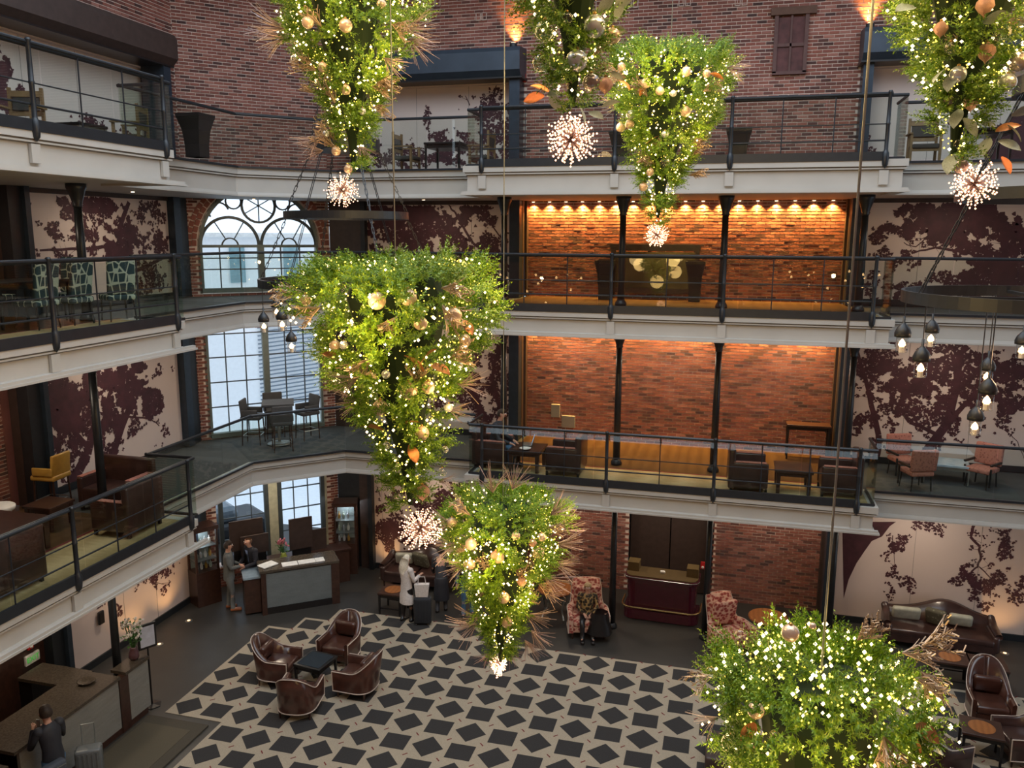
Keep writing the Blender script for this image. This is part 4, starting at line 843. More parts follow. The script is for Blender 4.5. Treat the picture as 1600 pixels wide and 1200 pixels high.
def club_chair(label,loc,rz,group=None,wing=False,m=None,hback=.98):
    t=thing('wing_chair' if wing else 'club_chair',label,'armchair',loc,rz,group); m=m or M_leather
    if wing: hf=lambda f: .60+.52*min(1,max(0,((.5-abs(f-.5)-.27))/.06))**1.2*(1+.06*math.cos((f-.5)*6)) if .5-abs(f-.5)>.27 else .60
    else: hf=lambda f: .60+(hback-.60)*max(0,math.cos((f-.5)*PI*1.15))**1.5
    sh,rows=ushell(.76,.78,.17,hf,.085); o=sh.build('shell',m,t,True); flip_normals(o)
    MB().rbox((0,.06,.38),(.60,.62,.18),.06).build('seat_cushion',m,t,True)
    b=MB(); b.rbox((0,-.24,.66 if not wing else .78),(.5,.14,.34 if not wing else .62),.06,rx=R(-10)).build('back_cushion',m,t,True)
    MB().rbox((0,.32,.24),(.62,.06,.16),.02).build('front_rail',m,t,True)
    pp=MB(); pp.tube([rows[2][i] for i in range(len(rows[2]))],.011,5); pp.tube([(x*1.01,y*1.01,.18) for x,y,z in rows[0]],.011,5); pp.tube([(x,y,z) for x,y,z in (rows[0][0],rows[2][0])],.011,5); pp.tube([rows[0][-1],rows[2][-1]],.011,5)
    pp.build('piping',M_piping,t)
    if wing: t.scale=(1.25,1.05,1)
    for x in (-.3,.3):
        for y in (-.27,.32): MB().lathe([(.015,0),(.028,.17)],(x,y,0),8).build('leg',M_wood,t)
    return t
def sofa(label,loc,rz,w_=1.95,m=None):
    m=m or M_leatherD; t=thing('sofa',label,'sofa',loc,rz); n=20
    rows=[]
    for dy,k in ((-.42,0),(-.46,1),(-.42,2),(-.30,3),(-.26,4)):
        r_=[]
        for i in range(n+1):
            f=i/n; x=-w_/2+w_*f; h=.72+.26*math.exp(-((f-.42)/.24)**2)-.05*abs(2*f-1)
            r_.append((x,dy-(.05 if k in(1,2) else 0),[.15,h*.6,h,h-.01,.35][k] if k!=2 else h))
        rows.append(r_)
    mb=MB().grid(rows)
    for e in (0,n): mb.add([r[e] for r in rows],[tuple(range(5))])
    o=mb.build('backrest',m,t,True); flip_normals(o)
    for s_ in (-1,1):
        a=MB(); a.rbox((s_*(w_/2-.07),.0,.36),(.15,.84,.40),.06).tube([(s_*(w_/2-.05),-.4,.68),(s_*(w_/2-.05),-.1,.60),(s_*(w_/2-.03),.36,.55)],[.085,.085,.08],12); a.build('arm',m,t,True)
    for k in range(2): MB().rbox((-w_/4+.04+k*(w_/2-.08),.06,.38),(w_/2-.12,.72,.16),.05).build('seat_cushion',m,t,True)
    MB().box((0,.03,.24),(w_-.2,.76,.16)).build('base',m,t)
    for x in (-w_/2+.1,w_/2-.1):
        for y in (-.35,.36): MB().lathe([(.018,0),(.03,.17)],(x,y,0),8).build('leg',M_wood,t)
    return t
def cushion(label,p,sz,rz,m,rx=-20):
    t=MB(); t.rbox((0,0,0),sz,min(sz)*.45,n=4); o=t.build('cushion',m,None,True); tag(o,label,'cushion'); o.location=p; o.rotation_euler=(R(rx),0,rz); return o
def table4(name,label,loc,rz,w_,d_,h,mtop,mleg,inset=None,cat='table',th=.05,lt=.05,shelf=False):
    t=thing(name,label,cat,loc,rz); MB().rbox((0,0,h-th/2),(w_,d_,th),.008).build('table_top',mtop,t)
    MB().box((0,0,h-th-.04),(w_-.08,d_-.08,.08)).build('apron',mleg,t)
    for x in (-1,1):
        for y in (-1,1): MB().box((x*(w_/2-lt*.8),y*(d_/2-lt*.8),(h-th)/2),(lt,lt,h-th),taper=.75).build('leg',mleg,t)
    if inset=='round': MB().lathe([(min(w_,d_)*.36,0),(min(w_,d_)*.36,.006)],(0,0,h),28).build('round_inset',M_oak,t)
    if inset=='frame': MB().box((0,0,h+.003),(w_-.12,d_-.12,.006)).build('glass_inset',mat('dark_glass',(.03,.04,.05),.06,spec=1),t)
    if shelf:
        for y in (-1,1): MB().box((0,y*(d_/2-lt),h*.3),(w_-.1,.025,.025)).build('stretcher',mleg,t)
    return t
gz=lambda px,py,z=0,zz=0:(lambda q:(q.x,q.y,zz))(at(px,py,z=z))
tc=gz(493,1031,.56); table4('coffee_table','low square black table with glossy inset among four leather chairs',tc,R(-8),.66,.66,.56,M_black,M_black,'frame')
for (px,py),lb in (((433,1032),'brown leather club chair left of the square black table'),((533,1002),'brown leather club chair behind the square black table, high back'),((560,1050),'brown leather club chair right of the square black table'),((467,1080),'brown leather club chair nearest, its back turned, before the black table')):
    p=gz(px,py,.45); club_chair(lb,p,math.atan2(tc[1]-p[1],tc[0]-p[0])-PI/2)
# far sofa, cushions, end table
S0=(-7.75,19.75); sofa('dark brown leather camelback sofa below the mural behind the white-coated woman',(*S0,0),PI,2.0)
cushion('plain grey-green cushion at the left of the far sofa',(-8.25,19.85,.66),(.48,.14,.34),R(10),M_cushS,18)
cushion('dotted olive cushion in the middle of the far sofa',(-7.75,19.8,.68),(.5,.15,.42),R(-20),M_cushP,18)
p=gz(615,921,.58); table4('end_table','dark square end table with round orange inset by the far sofa',p,0,.62,.62,.58,M_wood,M_black,'round',shelf=True)
# right sofa group
S1=(5.05,19.75); sofa('dark brown leather camelback sofa below the right mural',(*S1,0),PI-R(3),2.35)
cushion('pale satin cushion at the left of the right sofa',(4.35,19.85,.68),(.62,.14,.32),R(0),M_cushS,18)
cushion('dotted olive cushion in the middle of the right sofa',(4.98,19.8,.68),(.46,.15,.42),R(-30),M_cushP,18)
cushion('pale satin cushion at the right of the right sofa',(5.5,19.82,.66),(.5,.14,.3),R(-6),M_cushS,18)
p=gz(1484,1026,.6); table4('end_table','dark table with round orange inset in front of the right sofa, left one',p,R(-3),.78,.6,.6,M_wood,M_black,'round',shelf=True)
p=gz(1543,1035,.6); t=table4('end_table','dark plain-topped table beside the orange inset one before the right sofa',p,R(-3),.72,.6,.6,M_wood,M_black,None,shelf=True)
p=gz(1534,1136,.6); table4('end_table','dark table with bright orange round inset at the lower right',p,R(-8),.68,.62,.6,M_wood,M_black,'round',shelf=True)
club_chair('brown leather club chair with tall rounded back behind the lower right table',gz(1545,1095,.42),R(178)+PI*0,hback=1.12)
club_chair('dark leather club chair cut by the right edge of the picture',gz(1600,1150,.45),R(100),m=M_leatherD)
club_chair('dark leather club chair below the lower right table',gz(1528,1245,.45),R(-10),m=M_leatherD)
club_chair('brown leather club chair half hidden by the wide hanging tree',gz(1466,1165,.45),R(-60),m=M_leatherD)
t=thing('ottoman','dark brown leather block ottoman left of the wide hanging tree','ottoman',gz(1125,1165,.4),R(0)); MB().rbox((.3,0,.25),(1.1,.9,.34),.05).build('cushion',M_brown,t,True); MB().box((.3,0,.05),(1.0,.8,.08)).build('plinth',M_black,t)
# floral wing chairs, round tables
club_chair('pink floral wing chair with the seated blonde woman',gz(918,960,.45),R(195),wing=True,m=M_floral)
club_chair('empty pink floral wing chair right of the bar counter',gz(1140,985,.45),R(215),wing=True,m=M_floral)
def round_table(label,loc,r,h):
    t=thing('round_table',label,'table',loc); MB().lathe([(r-.01,h-.045),(r,h-.03),(r,h-.01),(r-.01,h)],n=36).build('table_top',M_oak,t); MB().lathe([(r-.12,h-.12),(r-.12,h-.045)],n=24).build('apron',M_iron,t)
    for k in range(4):
        a=PI/4+k*PI/2; g=lambda q,z:(q*math.cos(a),q*math.sin(a),z); MB().tube([g(r-.14,h-.06),g(r-.09,h*.72),g(r-.14,h*.35),g(r-.05,.02)],[.04,.038,.024,.02],8).build('leg',M_zinc,t,True)
round_table('round oak table with curved metal legs beside the seated woman',gz(868,919,.72),.44,.72)
round_table('round oak table beside the empty wing chair',gz(1200,963,.72),.44,.72)
# portable bar counter
M_mar=mat('maroon_lacquer',(.075,.010,.025),.25,noise=.1,coat=.4); q=((-1.28,19.55,0))
t=thing('bar_counter','portable maroon bar counter with brass foot rail before the dark doors','bar',q,R(-2))
def rr(w_,d_,r,n=6):
    o=[]
    for cx_,cy_,a0 in ((-w_/2+r,-d_/2+r,PI),(w_/2-r,-d_/2+r,1.5*PI)):
        for i in range(n+1): a=a0+PI/2*i/n; o.append((cx_+r*math.cos(a),cy_+r*math.sin(a)))
    return o+[(w_/2,d_/2),(-w_/2,d_/2)]
MB().prism(rr(1.66,.62,.2),.28,1.02).build('body',M_mar,t); MB().prism(rr(1.82,.72,.22),.02,.26).build('plinth',M_mar,t); MB().prism(rr(1.8,.7,.22),1.02,1.1).build('counter_lip',M_mar,t); MB().prism(rr(1.74,.64,.2),1.1,1.13).build('counter_top',mat('olive_laminate',(.11,.075,.035),.35),t)
MB().box((-.72,.12,1.24),(.28,.32,.22)).build('side_box',mat('olive_wood',(.12,.08,.03),.5),t); MB().box((.72,.12,1.24),(.28,.32,.22)).build('side_box',MT['olive_wood'],t)
MB().tube([(x*1.0,y,.33) for x,y in [(-.95,.3)]+rr(1.9,.8,.26)[:-2]+[(.95,.3)]],.022,8).build('foot_rail',mat('brass',(.75,.55,.25),.25,.9),t); MB().tube([(x,y,1.085) for x,y in rr(1.82,.72,.22)[:-2]],.008,6).build('top_trim',M_zinc,t)
MB().box((0,-.315,.66),(1.2,.012,.55)).build('front_panel',M_mar,t)
o=MB().rbox((0,0,.03),(.12,.08,.05),.01).build('napkin_stack',M_white); tag(o,'small white napkin stack on the maroon bar counter','napkins'); o.location=(q[0],q[1]+.02,1.135)
# ---------------------------------------------------------------- window corner desk
DA=math.atan2(18.05-17.0,-9.44+10.8)
t=thing('concierge_desk','desk with grey stone front and dark wood frame before the window corner','desk',(-10.12,17.53,0),DA)
MB().box((0,.02,.62),(1.62,.06,.9)).build('stone_front',M_slate,t); MB().box((-.87,.33,.55),(.12,.72,1.1)).build('end_panel',M_wood,t); MB().box((.89,.33,.55),(.2,.72,1.1)).build('end_panel',M_wood,t); MB().box((0,.04,.09),(1.7,.1,.18)).build('kick_board',M_black,t)
MB().box((.02,.34,1.13),(1.96,.76,.06)).build('counter_top',M_counter,t); MB().box((-1.13,.42,.5),(.38,.6,.9)).build('side_cabinet',M_wood,t); MB().box((-1.13,.42,.97),(.42,.66,.05)).build('side_top',mat('pale_glass_top',(.25,.33,.4),.08,spec=1),t)
Dm=t.matrix_basis=Matrix.Translation((-10.12,17.53,0))@Matrix.Rotation(DA,4,'Z')
def ondesk(x,y,z): return Dm@Vector((x,y,z))
for i,(x,w_) in enumerate(((-.2,.38),(.22,.42),(.55,.22))):
    o=MB().box((0,0,.006),(w_,.26,.012)).build('paper_sheet',M_white); tag(o,'white papers on the stone-fronted desk, %s pile'%('left','middle','right')[i],'paper'); o.location=ondesk(x,.2,1.16); o.rotation_euler=(0,0,DA)
o=MB().rbox((0,0,.02),(.42,.3,.03),.008).build('open_book',M_white); tag(o,'open cream ledger at the left end of the desk','book'); o.location=ondesk(-.72,.3,1.165); o.rotation_euler=(0,0,DA+.5)
t=thing('credenza','dark low back cabinet with tabletop behind the concierge desk','cabinet',(-10.75,18.75,0),PI/4)
MB().box((0,0,.45),(2.5,.5,.9)).build('body',M_wood,t); MB().box((0,0,.92),(2.6,.56,.05)).build('top',M_wood,t)
for k,(px,py,w_,h_) in enumerate(((385,835,.85,.8),(470,833,.62,.85),(493,845,.6,.65),(398,850,.7,.5))):
    p=at(px,py,diag=29.6-.25*(k%2)); tt=thing('screen_panel','brown freestanding screen panel behind the desk, %s'%('leftmost tall','right of the middle mullion','rightmost low','lower left')[k],'panel',(p.x,p.y,p.z),PI/4)
    MB().rbox((0,0,0),(w_,.05,h_),.01).build('board',M_brown,tt); MB().box((0,0,-h_/2-(p.z-h_/2-.95)/2),(w_*.8,.03,max(.02,p.z-h_/2-.95))).build('foot',M_black,tt)
def cabinet(label,loc,rz,items):
    t=thing('display_cabinet',label,'cabinet',loc,rz); MB().box((0,0,.45),(.62,.5,.9)).build('cupboard',M_wood,t); MB().box((0,0,2.02),(.66,.54,.1)).build('crown',M_wood,t)
    for x in (-.28,.28): 
        for y in (-.22,.22): MB().box((x,y,1.42),(.05,.05,1.1)).build('corner_post',M_wood,t)
    MB().box((0,.24,1.42),(.6,.02,1.1)).build('back_board',mat('lit_back',(.3,.36,.36),.5),t)
    for z in (1.2,1.55): MB().box((0,0,z),(.54,.44,.015)).build('glass_shelf',M_zinc,t)
    MB().box((0,-.24,1.42),(.52,.006,1.08)).build('glass_door',M_wglass,t)
    g=M_.get
    for i in range(items):
        z=(.905,1.21,1.56)[i%3]; x=-.18+.12*(i//3); k=MB().lathe([(.03,0),(.04,.05),(.035,.12),(.012,.16),(.012,.2)],n=10).build('bottle' if i%2 else 'vase',[M_sball,M_sage,M_yel,M_white][i%4]); tag(k,'small %s in the %s display cabinet, on the %s shelf, %s'%('bottle' if i%2 else 'vase',label.split()[-1],('bottom','middle','top')[i%3],('left end','left of centre','right of centre','right end')[i//3]),'bottle' if i%2 else 'vase')
        k.matrix_world=Matrix.Translation(loc)@Matrix.Rotation(rz,4,'Z')@Matrix.Translation((x,0,z))
    lamp('POINT',tuple(Vector(loc)+Vector((0,0,1.85))),4,(.9,.95,1),.05)
M_={}
cabinet('dark glass display cabinet at the left',gz(322,940),PI/4+R(15),12)
cabinet('dark glass display cabinet at the right',gz(543,892),R(20)+PI*0,9)
M_petal=mat('orchid_petal',(.8,.76,.72),.6); M_gleaf=mat('plant_leaf',(.05,.16,.03),.5); 
def bouquet(label,loc,h,n,mp,seed,vase,cat='flowers'):
    q=random.Random(seed); t=thing('flower_vase',label,cat,loc); MB().lathe([(.07,0),(.10,.06),(.09,.16),(.06,.22),(.075,.25)],n=14).build('vase',vase,t,True); st=MB(); lf=MB(); fl=MB()
    for i in range(n):
        a=q.random()*6.28;l=h*(.5+.5*q.random());o_=(.12+.2*q.random())*h; e=Vector((o_*math.cos(a),o_*math.sin(a),.2+l)); st.tube([(0,0,.15),(e.x*.4,e.y*.4,e.z*.6),e],.005,4)
        for k in range(4):
            c=e*(.6+.13*k)+Vector((q.uniform(-.06,.06),q.uniform(-.06,.06),0)); d=Vector((q.uniform(-1,1),q.uniform(-1,1),q.uniform(-.3,1))).normalized()*.08; s_=d.cross(Vector((0,0,1))).normalized()*.03; lf.add([c,c+d*.5+s_,c+d,c+d*.5-s_],[(0,1,2,3)])
        for k in range(3): fl.sph(e+Vector((q.uniform(-.04,.04),q.uniform(-.04,.04),q.uniform(-.04,.04))),.028,6,4)
    st.build('stems',M_gleaf,t); lf.build('leaves',M_gleaf,t,kind='stuff'); fl.build('blossoms',mp,t,kind='stuff')
bouquet('small bouquet of pink and white flowers behind the stone-fronted desk',tuple(ondesk(-.25,.95,.94)),.4,10,mat('mixed_blossom',(.5,.15,.2),.6),5,mat('lime_vase',(.35,.4,.08),.3))
# ---------------------------------------------------------------- left reception
XF=-10.74
t=thing('reception_desk','long reception desk with grey stone panels and dark granite top','desk',(XF,0,0))
MB().box((-.03,10.75,.6),(.06,2.25,.98)).build('stone_panel',M_stone,t); MB().box((-.03,12.4,.6),(.06,.58,.98)).build('stone_panel',M_stone,t); MB().box((-.05,12.0,.55),(.14,.24,1.1)).build('wood_divider',M_wood,t); MB().box((-.02,11.0,.06),(.05,3.2,.12)).build('kick_board',M_wood,t)
MB().box((-.42,10.7,1.13),(.92,2.4,.06)).build('counter_top',M_counter,t); MB().box((-.14,12.38,1.13),(.34,.66,.06)).build('counter_top',M_counter,t); MB().box((-.8,10.7,.55),(.05,2.4,1.1)).build('back_panel',M_wood,t); MB().box((-1.45,11.9,.95),(1.2,.6,.06)).build('return_counter',M_counter,t); MB().box((-1.9,11.9,.47),(.3,.56,.92)).build('return_pedestal',M_black,t)
MB().box((-.03,8.9,.5),(.06,1.0,.9)).build('stone_panel',M_slate,t); MB().box((-.42,8.75,.98),(.92,1.25,.06)).build('lower_counter_top',M_counter,t)
q=at(50,1028,x=-12.75); ww=MB(); ww.box((-13.2,8.7,1.75),(.3,8.1,3.5)); ww.build('wood_panelling',M_wood,wg)
t=thing('exit_sign','white exit sign with green letters on the dark panelling','sign',(-13.02,q.y,q.z)); q=at(50,1028,x=-13.02); t.location=q
MB().rbox((0,0,0),(.05,.34,.2),.01).build('sign_box',M_white,t)
fc=bpy.data.curves.new('lettering','FONT'); fc.body='EXIT'; fc.size=.145; fc.extrude=.004; fc.align_x='CENTER'; fc.align_y='CENTER'; fo=bpy.data.objects.new('lettering',fc); C.objects.link(fo); fo.parent=t; fo.location=(.03,0,0); fo.rotation_euler=(R(90),0,R(90)); fc.materials.append(emis('green_letters',(.08,.5,.08),.3))
bpy.context.view_layer.update(); me=bpy.data.meshes.new_from_object(fo.evaluated_get(bpy.context.evaluated_depsgraph_get())); mo=bpy.data.objects.new('lettering',me); C.objects.link(mo); mo.parent=t; mo.location=fo.location; mo.rotation_euler=fo.rotation_euler; bpy.data.objects.remove(fo); mo.name='lettering'
q=at(47,1010,x=-13.0); t=thing('alarm_strobe','small red alarm strobe above the exit sign','alarm',q); MB().rbox((0,0,0),(.06,.14,.12),.02).build('housing',MT['alarm_red'],t); MB().sph((.035,0,0),.03).build('lens',M_white,t)
t=thing('floor_mat','brown carpet mat in front of the reception desk','mat',(0,0,0)); MB().box((-9.98,10.4,.016),(1.35,4.2,.03)).build('border',mat('mat_border',(.06,.05,.035),.95,bump=.3,scale=80),t); MB().box((-10.05,10.3,.033),(1.05,3.9,.008)).build('mat_pile',mat('mat_pile',(.085,.07,.045),.95,bump=.3,scale=80),t)
bouquet('tall arrangement of white orchids and green leaves on the reception desk end',(-10.9,12.52,1.16),.62,20,M_petal,8,mat('plum_vase',(.12,.06,.07),.3))
o=MB().lathe([(.02,0),(.12,.01),(.16,.05),(.15,.055),(.10,.02),(.01,.018)],n=20).build('bowl',M_counter,None,True); tag(o,'small dark bowl on the reception desk top','bowl'); o.location=(-11.15,11.55,1.16)
t=thing('menu_stand','black framed menu board on a thin post by the reception desk','sign stand',gz(238,1102),R(60)); MB().lathe([(.18,0),(.18,.02),(.02,.04)],n=6).build('base',M_black,t); MB().tube([(0,0,.02),(0,0,1.25)],.018,8).build('pole',M_black,t); MB().rbox((0,0,1.5),(.36,.04,.52),.01).build('frame',M_black,t); MB().box((0,-.022,1.5),(.28,.006,.42)).build('menu_sheet',mat('menu_paper',(.62,.65,.75),.4),t)
wl_=MB().rbox((0,0,0),(.06,.16,.3),.02).build('wall_phone',M_black); tag(wl_,'black telephone on the pale wall behind the desk','phone'); wl_.location=at(158,965,x=-13.0)
# bowl of apples
bq=at(12,1172,z=1.02); bq=Vector((-11.0,9.02,1.01)); o=MB().lathe([(.05,0),(.1,.01),(.17,.07),(.165,.075),(.09,.02),(.01,.02)],n=20).build('fruit_bowl',M_zinc,None,True); tag(o,'shallow bowl holding apples at the lower left corner','bowl'); o.location=bq
M_app=ramp_mat('apple_skin',[(.55,.02,.01),(.7,.16,.03)],'noise',.25,8)
am=MB().lathe([(.006,-.028),(.02,-.036),(.038,-.012),(.037,.015),(.022,.034),(.006,.026)],n=12).mesh('apple_body',M_app,True); sm_=MB().tube([(0,0,.025),(.004,0,.05)],.003,4).mesh('stem',M_wood)
for i,(x,y,z) in enumerate([(0,0,.115),(.07,.02,.07),(-.06,.03,.07),(.01,-.07,.07),(.02,.08,.07),(-.05,-.05,.075)]):
    t=thing('apple','red apple in the bowl at the lower left','apple',bq+Vector((x,y,z)),i,'red apples in the bowl')
    for nm,me in (('apple_body',am),('stem',sm_)): x_=bpy.data.objects.new(nm,me); C.objects.link(x_); x_.parent=t
# suitcase
def suitcase(label,loc,rz,m,h=.62,tel=True):
    t=thing('suitcase',label,'suitcase',loc,rz); MB().rbox((0,0,h/2+.05),(.42,.26,h),.05).build('shell',m,t,True)
    rb=MB()
    for k in range(5): rb.box((-.14+.07*k,-.133,h/2+.05),(.02,.012,h-.12))
    rb.build('ribs',m,t); MB().box((0,0,h/2+.05),(.43,.02,h-.02)).build('zip',M_zinc,t)
    if tel: MB().tube([(-.1,.1,h+.03),(-.1,.12,h+.42),(.1,.12,h+.42),(.1,.1,h+.03)],.009,6).build('handle',M_zinc,t)
    for x in (-.16,.16):
        for y in (-.09,.09): MB().tube([(x-.012,y,.028),(x+.012,y,.028)],.028,10).build('wheel',M_black,t)
    return t
suitcase('grey ribbed suitcase with raised handle beside the man at reception',gz(143,1222),R(35),mat('grey_shell',(.13,.14,.14),.35))
suitcase('black upright suitcase beside the woman in the white coat',gz(661,975),R(15),mat('black_nylon',(.02,.022,.027),.8),.66,False)
# ---------------------------------------------------------------- planters
def planter(label,loc,h=.85,w_=.5):
    t=thing('planter',label,'planter',loc); mb=MB(); rows=[]
    for k,z in ((.60,0),(.62,.3),(.72,.62),(.92,.86),(1.0,.93),(1.02,1.0),(.9,1.0),(.8,.9)):
        q=w_/2*k; rows.append([(x,y,z*h) for x,y in ((-q,-q),(q,-q),(q,q),(-q,q))])
    o=mb.grid(rows,True).add([(-.2,-.2,.86*h),(.2,-.2,.86*h),(.2,.2,.86*h),(-.2,.2,.86*h)],[(0,1,2,3)]).build('pot',M_black,t); flip_normals(o)
    MB().box((0,0,.84*h),(w_*.7,w_*.7,.04)).build('soil',M_core,t); return t
planter('large black square planter on the top balcony left of the upper left tree',gz(309,246,Z[4],Z[4]),.78,.5)
planter('tall black planter left of the bronze panel on the second balcony',(at(945,440,y=20.3).x,20.3,Z[3]),.95,.45); planter('tall black planter right of the bronze panel on the second balcony',(at(1086,440,y=20.3).x,20.3,Z[3]),.95,.45)
planter('tall black planter left on the top balcony behind the hanging trees',(-2.65,19.9,Z[4]),.95,.5); t=planter('tall black planter with glowing green glass on the top balcony',(.0,19.9,Z[4]),.95,.55)
gl=MB()
for a in range(5):
    for b in range(2): gl.sph((-.16+.08*a,-.06+.1*b,.9),.04,6,5)
gl.build('green_glass',mat('green_glass',(.25,.6,.5),.1),t)
# ---------------------------------------------------------------- chairs
def chair(name,label,loc,rz,kind,group=None):
    t=thing(name,label,'chair' if kind!='stool' else 'bar stool',loc,rz,group)
    sh={'dine':.46,'stool':.74,'wood':.43,'arm':.42}[kind]
    m={'dine':M_lattice,'stool':M_grayv,'wood':M_fabG,'arm':M_dots}[kind]
    MB().rbox((0,0,sh-.04),(.5,.5,.1),.03).build('seat',m,t,True)
    if kind=='dine': MB().rbox((0,-.23,sh+.33),(.48,.08,.64),.03,rx=R(8)).build('backrest',m,t,True)
    elif kind=='stool':
        MB().rbox((0,-.22,sh+.2),(.5,.06,.42),.03,rx=R(6)).build('backrest',m,t,True)
        for s_ in (-1,1): MB().rbox((s_*.24,-.02,sh+.09),(.05,.42,.16),.02).build('arm',m,t,True)
    elif kind=='wood':
        for z in (sh+.15,sh+.46): MB().box((0,-.25,z),(.5,.03,.1),rx=R(8)).build('back_rail',M_wdn,t)
        MB().rbox((0,-.245,sh+.3),(.44,.04,.24),.02,rx=R(8)).build('back_pad',m,t)
        for s_ in (-1,1):
            MB().box((s_*.29,-.01,sh+.22),(.07,.52,.03)).build('arm',M_wdn,t); MB().box((s_*.27,.2,sh/2+.1),(.05,.05,sh+.22)).build('front_leg',M_wdn,t); MB().box((s_*.26,-.25,(sh+.56)/2),(.05,.05,sh+.56)).build('back_leg',M_wdn,t)
        MB().box((0,.21,sh-.1),(.5,.03,.07)).build('apron',M_wdn,t)
    if kind=='arm':
        MB().rbox((0,-.24,sh+.26),(.56,.1,.46),.03,rx=R(6)).build('backrest',m,t,True)
        for s_ in (-1,1): MB().rbox((s_*.27,0,sh+.12),(.06,.46,.05),.02).box((s_*.27,.2,sh*.62),(.03,.03,sh*.95)).build('arm',M_black,t)
    if kind!='wood':
        for x in (-.2,.2):
            for y in (-.2,.2): MB().tube([(x*1.1,y*1.12,0),(x,y,sh-.08)],[.014,.02],6).build('leg',M_black if kind!='stool' else M_wood,t)
    if kind=='stool':
        for a in ((-.21,-.21,.21,-.21),(-.21,.21,.21,.21),(-.21,-.21,-.21,.21),(.21,-.21,.21,.21)): MB().tube([(a[0],a[1],.25),(a[2],a[3],.25)],.01,5).build('footrest',M_zinc,t)
    return t
M_wdn=mat('weathered_oak',(.20,.12,.055),.6,noise=.2)
# bar table and stools by the window, first balcony
bt=gz(437,693,Z[2],Z[2]); t=thing('bar_table','high square bar table on round chrome base by the window','table',bt,R(30)); MB().rbox((0,0,1.06),(.78,.78,.05),.01).build('table_top',M_grayv,t); MB().tube([(0,0,.03),(0,0,1.04)],.04,12).build('pedestal',M_zinc,t); MB().lathe([(.3,0),(.3,.02),(.12,.05),(.05,.07)],n=28).build('base_plate',M_zinc,t,True)
for (px,py),lb in (((397,693),'grey bar stool left of the high window table'),((442,703),'grey bar stool nearest, its back turned, at the high window table'),((481,685),'grey bar stool right of the high window table'),((430,682),'grey bar stool behind the high window table')):
    p=gz(px,py,Z[2],Z[2]); chair('bar_stool',lb,p,math.atan2(bt[1]-p[1],bt[0]-p[0])-PI/2,'stool')
p=(-12.45,9.9,Z[2]); p=gz(30,792,Z[2],Z[2]); p=(max(p[0],-12.35),p[1],p[2]); tt=chair('bar_stool','mustard yellow padded bar stool at the left edge of the first balcony',p,R(95),'stool')
for c in tt.children:
    if c.name.split('.')[0] in('seat','backrest','arm'): me=c.data.copy(); me.materials[0]=M_yel; c.data=me
# booths and tables in the left bay, first balcony
def booth(label,loc,rz,w_=1.1,arms=True):
    t=thing('lounge_chair',label,'armchair',loc,rz); MB().rbox((0,0,.27),(w_-.14,.7,.34),.04).build('seat',M_leatherD,t,True); MB().rbox((0,-.36,.5),(w_,.14,.84),.04).build('backrest',M_leatherD,t,True)
    for s_ in (-1,1): MB().rbox((s_*(w_/2-.06),0,.38),(.12,.74,.54),.04).build('arm',M_leatherD,t,True); MB().box((s_*(w_/2-.06),0,.655),(.12,.66,.012)).build('arm_pad',M_dots,t)
    for x in (-w_/2+.08,w_/2-.08):
        for y in (-.36,.34): MB().box((x,y,.05),(.05,.05,.1)).build('leg',M_black,t)
    return t
f2=lambda px,py,h:gz(px,py,Z[2]+h,Z[2])
booth('dark leather lounge chair at the far end of the left bay',(-11.35,12.95,Z[2]),R(180),1.2); booth('dark leather lounge chair in the middle of the left bay, back to the rail',(-10.35,9.25,Z[2]),R(90),1.0)
booth('dark leather settee nearest in the left bay',(-11.5,8.5,Z[2]),R(0),1.25); booth('dark leather lounge chair beside the left rail corner',(-10.3,11.95,Z[2]),R(90),.95)
table4('low_table','low brown wooden table in the left bay',(-11.45,10.35,Z[2]),R(0),1.1,1.1,.55,M_wood,M_wood,th=.07,lt=.12); table4('low_table','small dark table beyond the low brown one in the left bay',(-11.75,11.7,Z[2]),R(0),.6,.6,.45,M_wood,M_wood,lt=.08)
t=thing('pouf','white round stool among the dark chairs of the left bay','stool',(-12.35,11.2,Z[2])); MB().lathe([(.18,0),(.2,.05),(.2,.38),(.26,.42),(.27,.48),(.24,.5)],n=24).build('seat',M_white,t,True)
# front bay, first balcony
booth('dark leather lounge chair with dotted pads left of the second column',(-3.42,17.72,Z[2]),R(90),.9); booth('dark leather lounge chair right of the third column',(.55,17.62,Z[2]),R(-88),.95)
MB_=None
table4('low_table','low wooden table with food before the man with the laptop',(-4.3,17.75,Z[2]),R(0),.75,.85,.5,M_wood,M_wood,lt=.09)
table4('low_table','dark wooden table at the right end of the front bay',(1.45,17.7,Z[2]),R(0),.75,.8,.5,M_wood,M_wood,lt=.09); booth('dark leather lounge chair at the right end of the front bay',(2.35,17.72,Z[2]),R(90),.85)
table4('side_table','high dark wood side table against the right of the brick',(1.95,20.4,Z[2]),0,1.0,.4,.85,M_wood,M_black)
chair('armchair','salmon dotted armchair left of the glossy low table before the right mural',f2(1412,715,.42),R(200),'arm'); chair('armchair','salmon dotted armchair right of the glossy low table before the right mural',f2(1535,730,.42),R(140),'arm')
chair('armchair','salmon dotted small chair nearest the rail, beside the left dotted armchair',f2(1432,735,.4),R(20),'arm')
t=table4('low_table','low table with reflection-toned top between the salmon chairs',f2(1478,722,.4),R(-8),.9,.7,.42,mat('painted_reflection_top',(.45,.55,.65),.05,spec=1),M_zinc,lt=.03)  # pale blue base colour stands in for a reflection in the glass
o=MB().lathe([(.05,0),(.13,.03),(.13,.035),(.04,.01)],n=16).build('plate',M_white); tag(o,'white food plate on the low table by the laptop','plate'); o.location=(-4.3,17.5,Z[2]+.505)
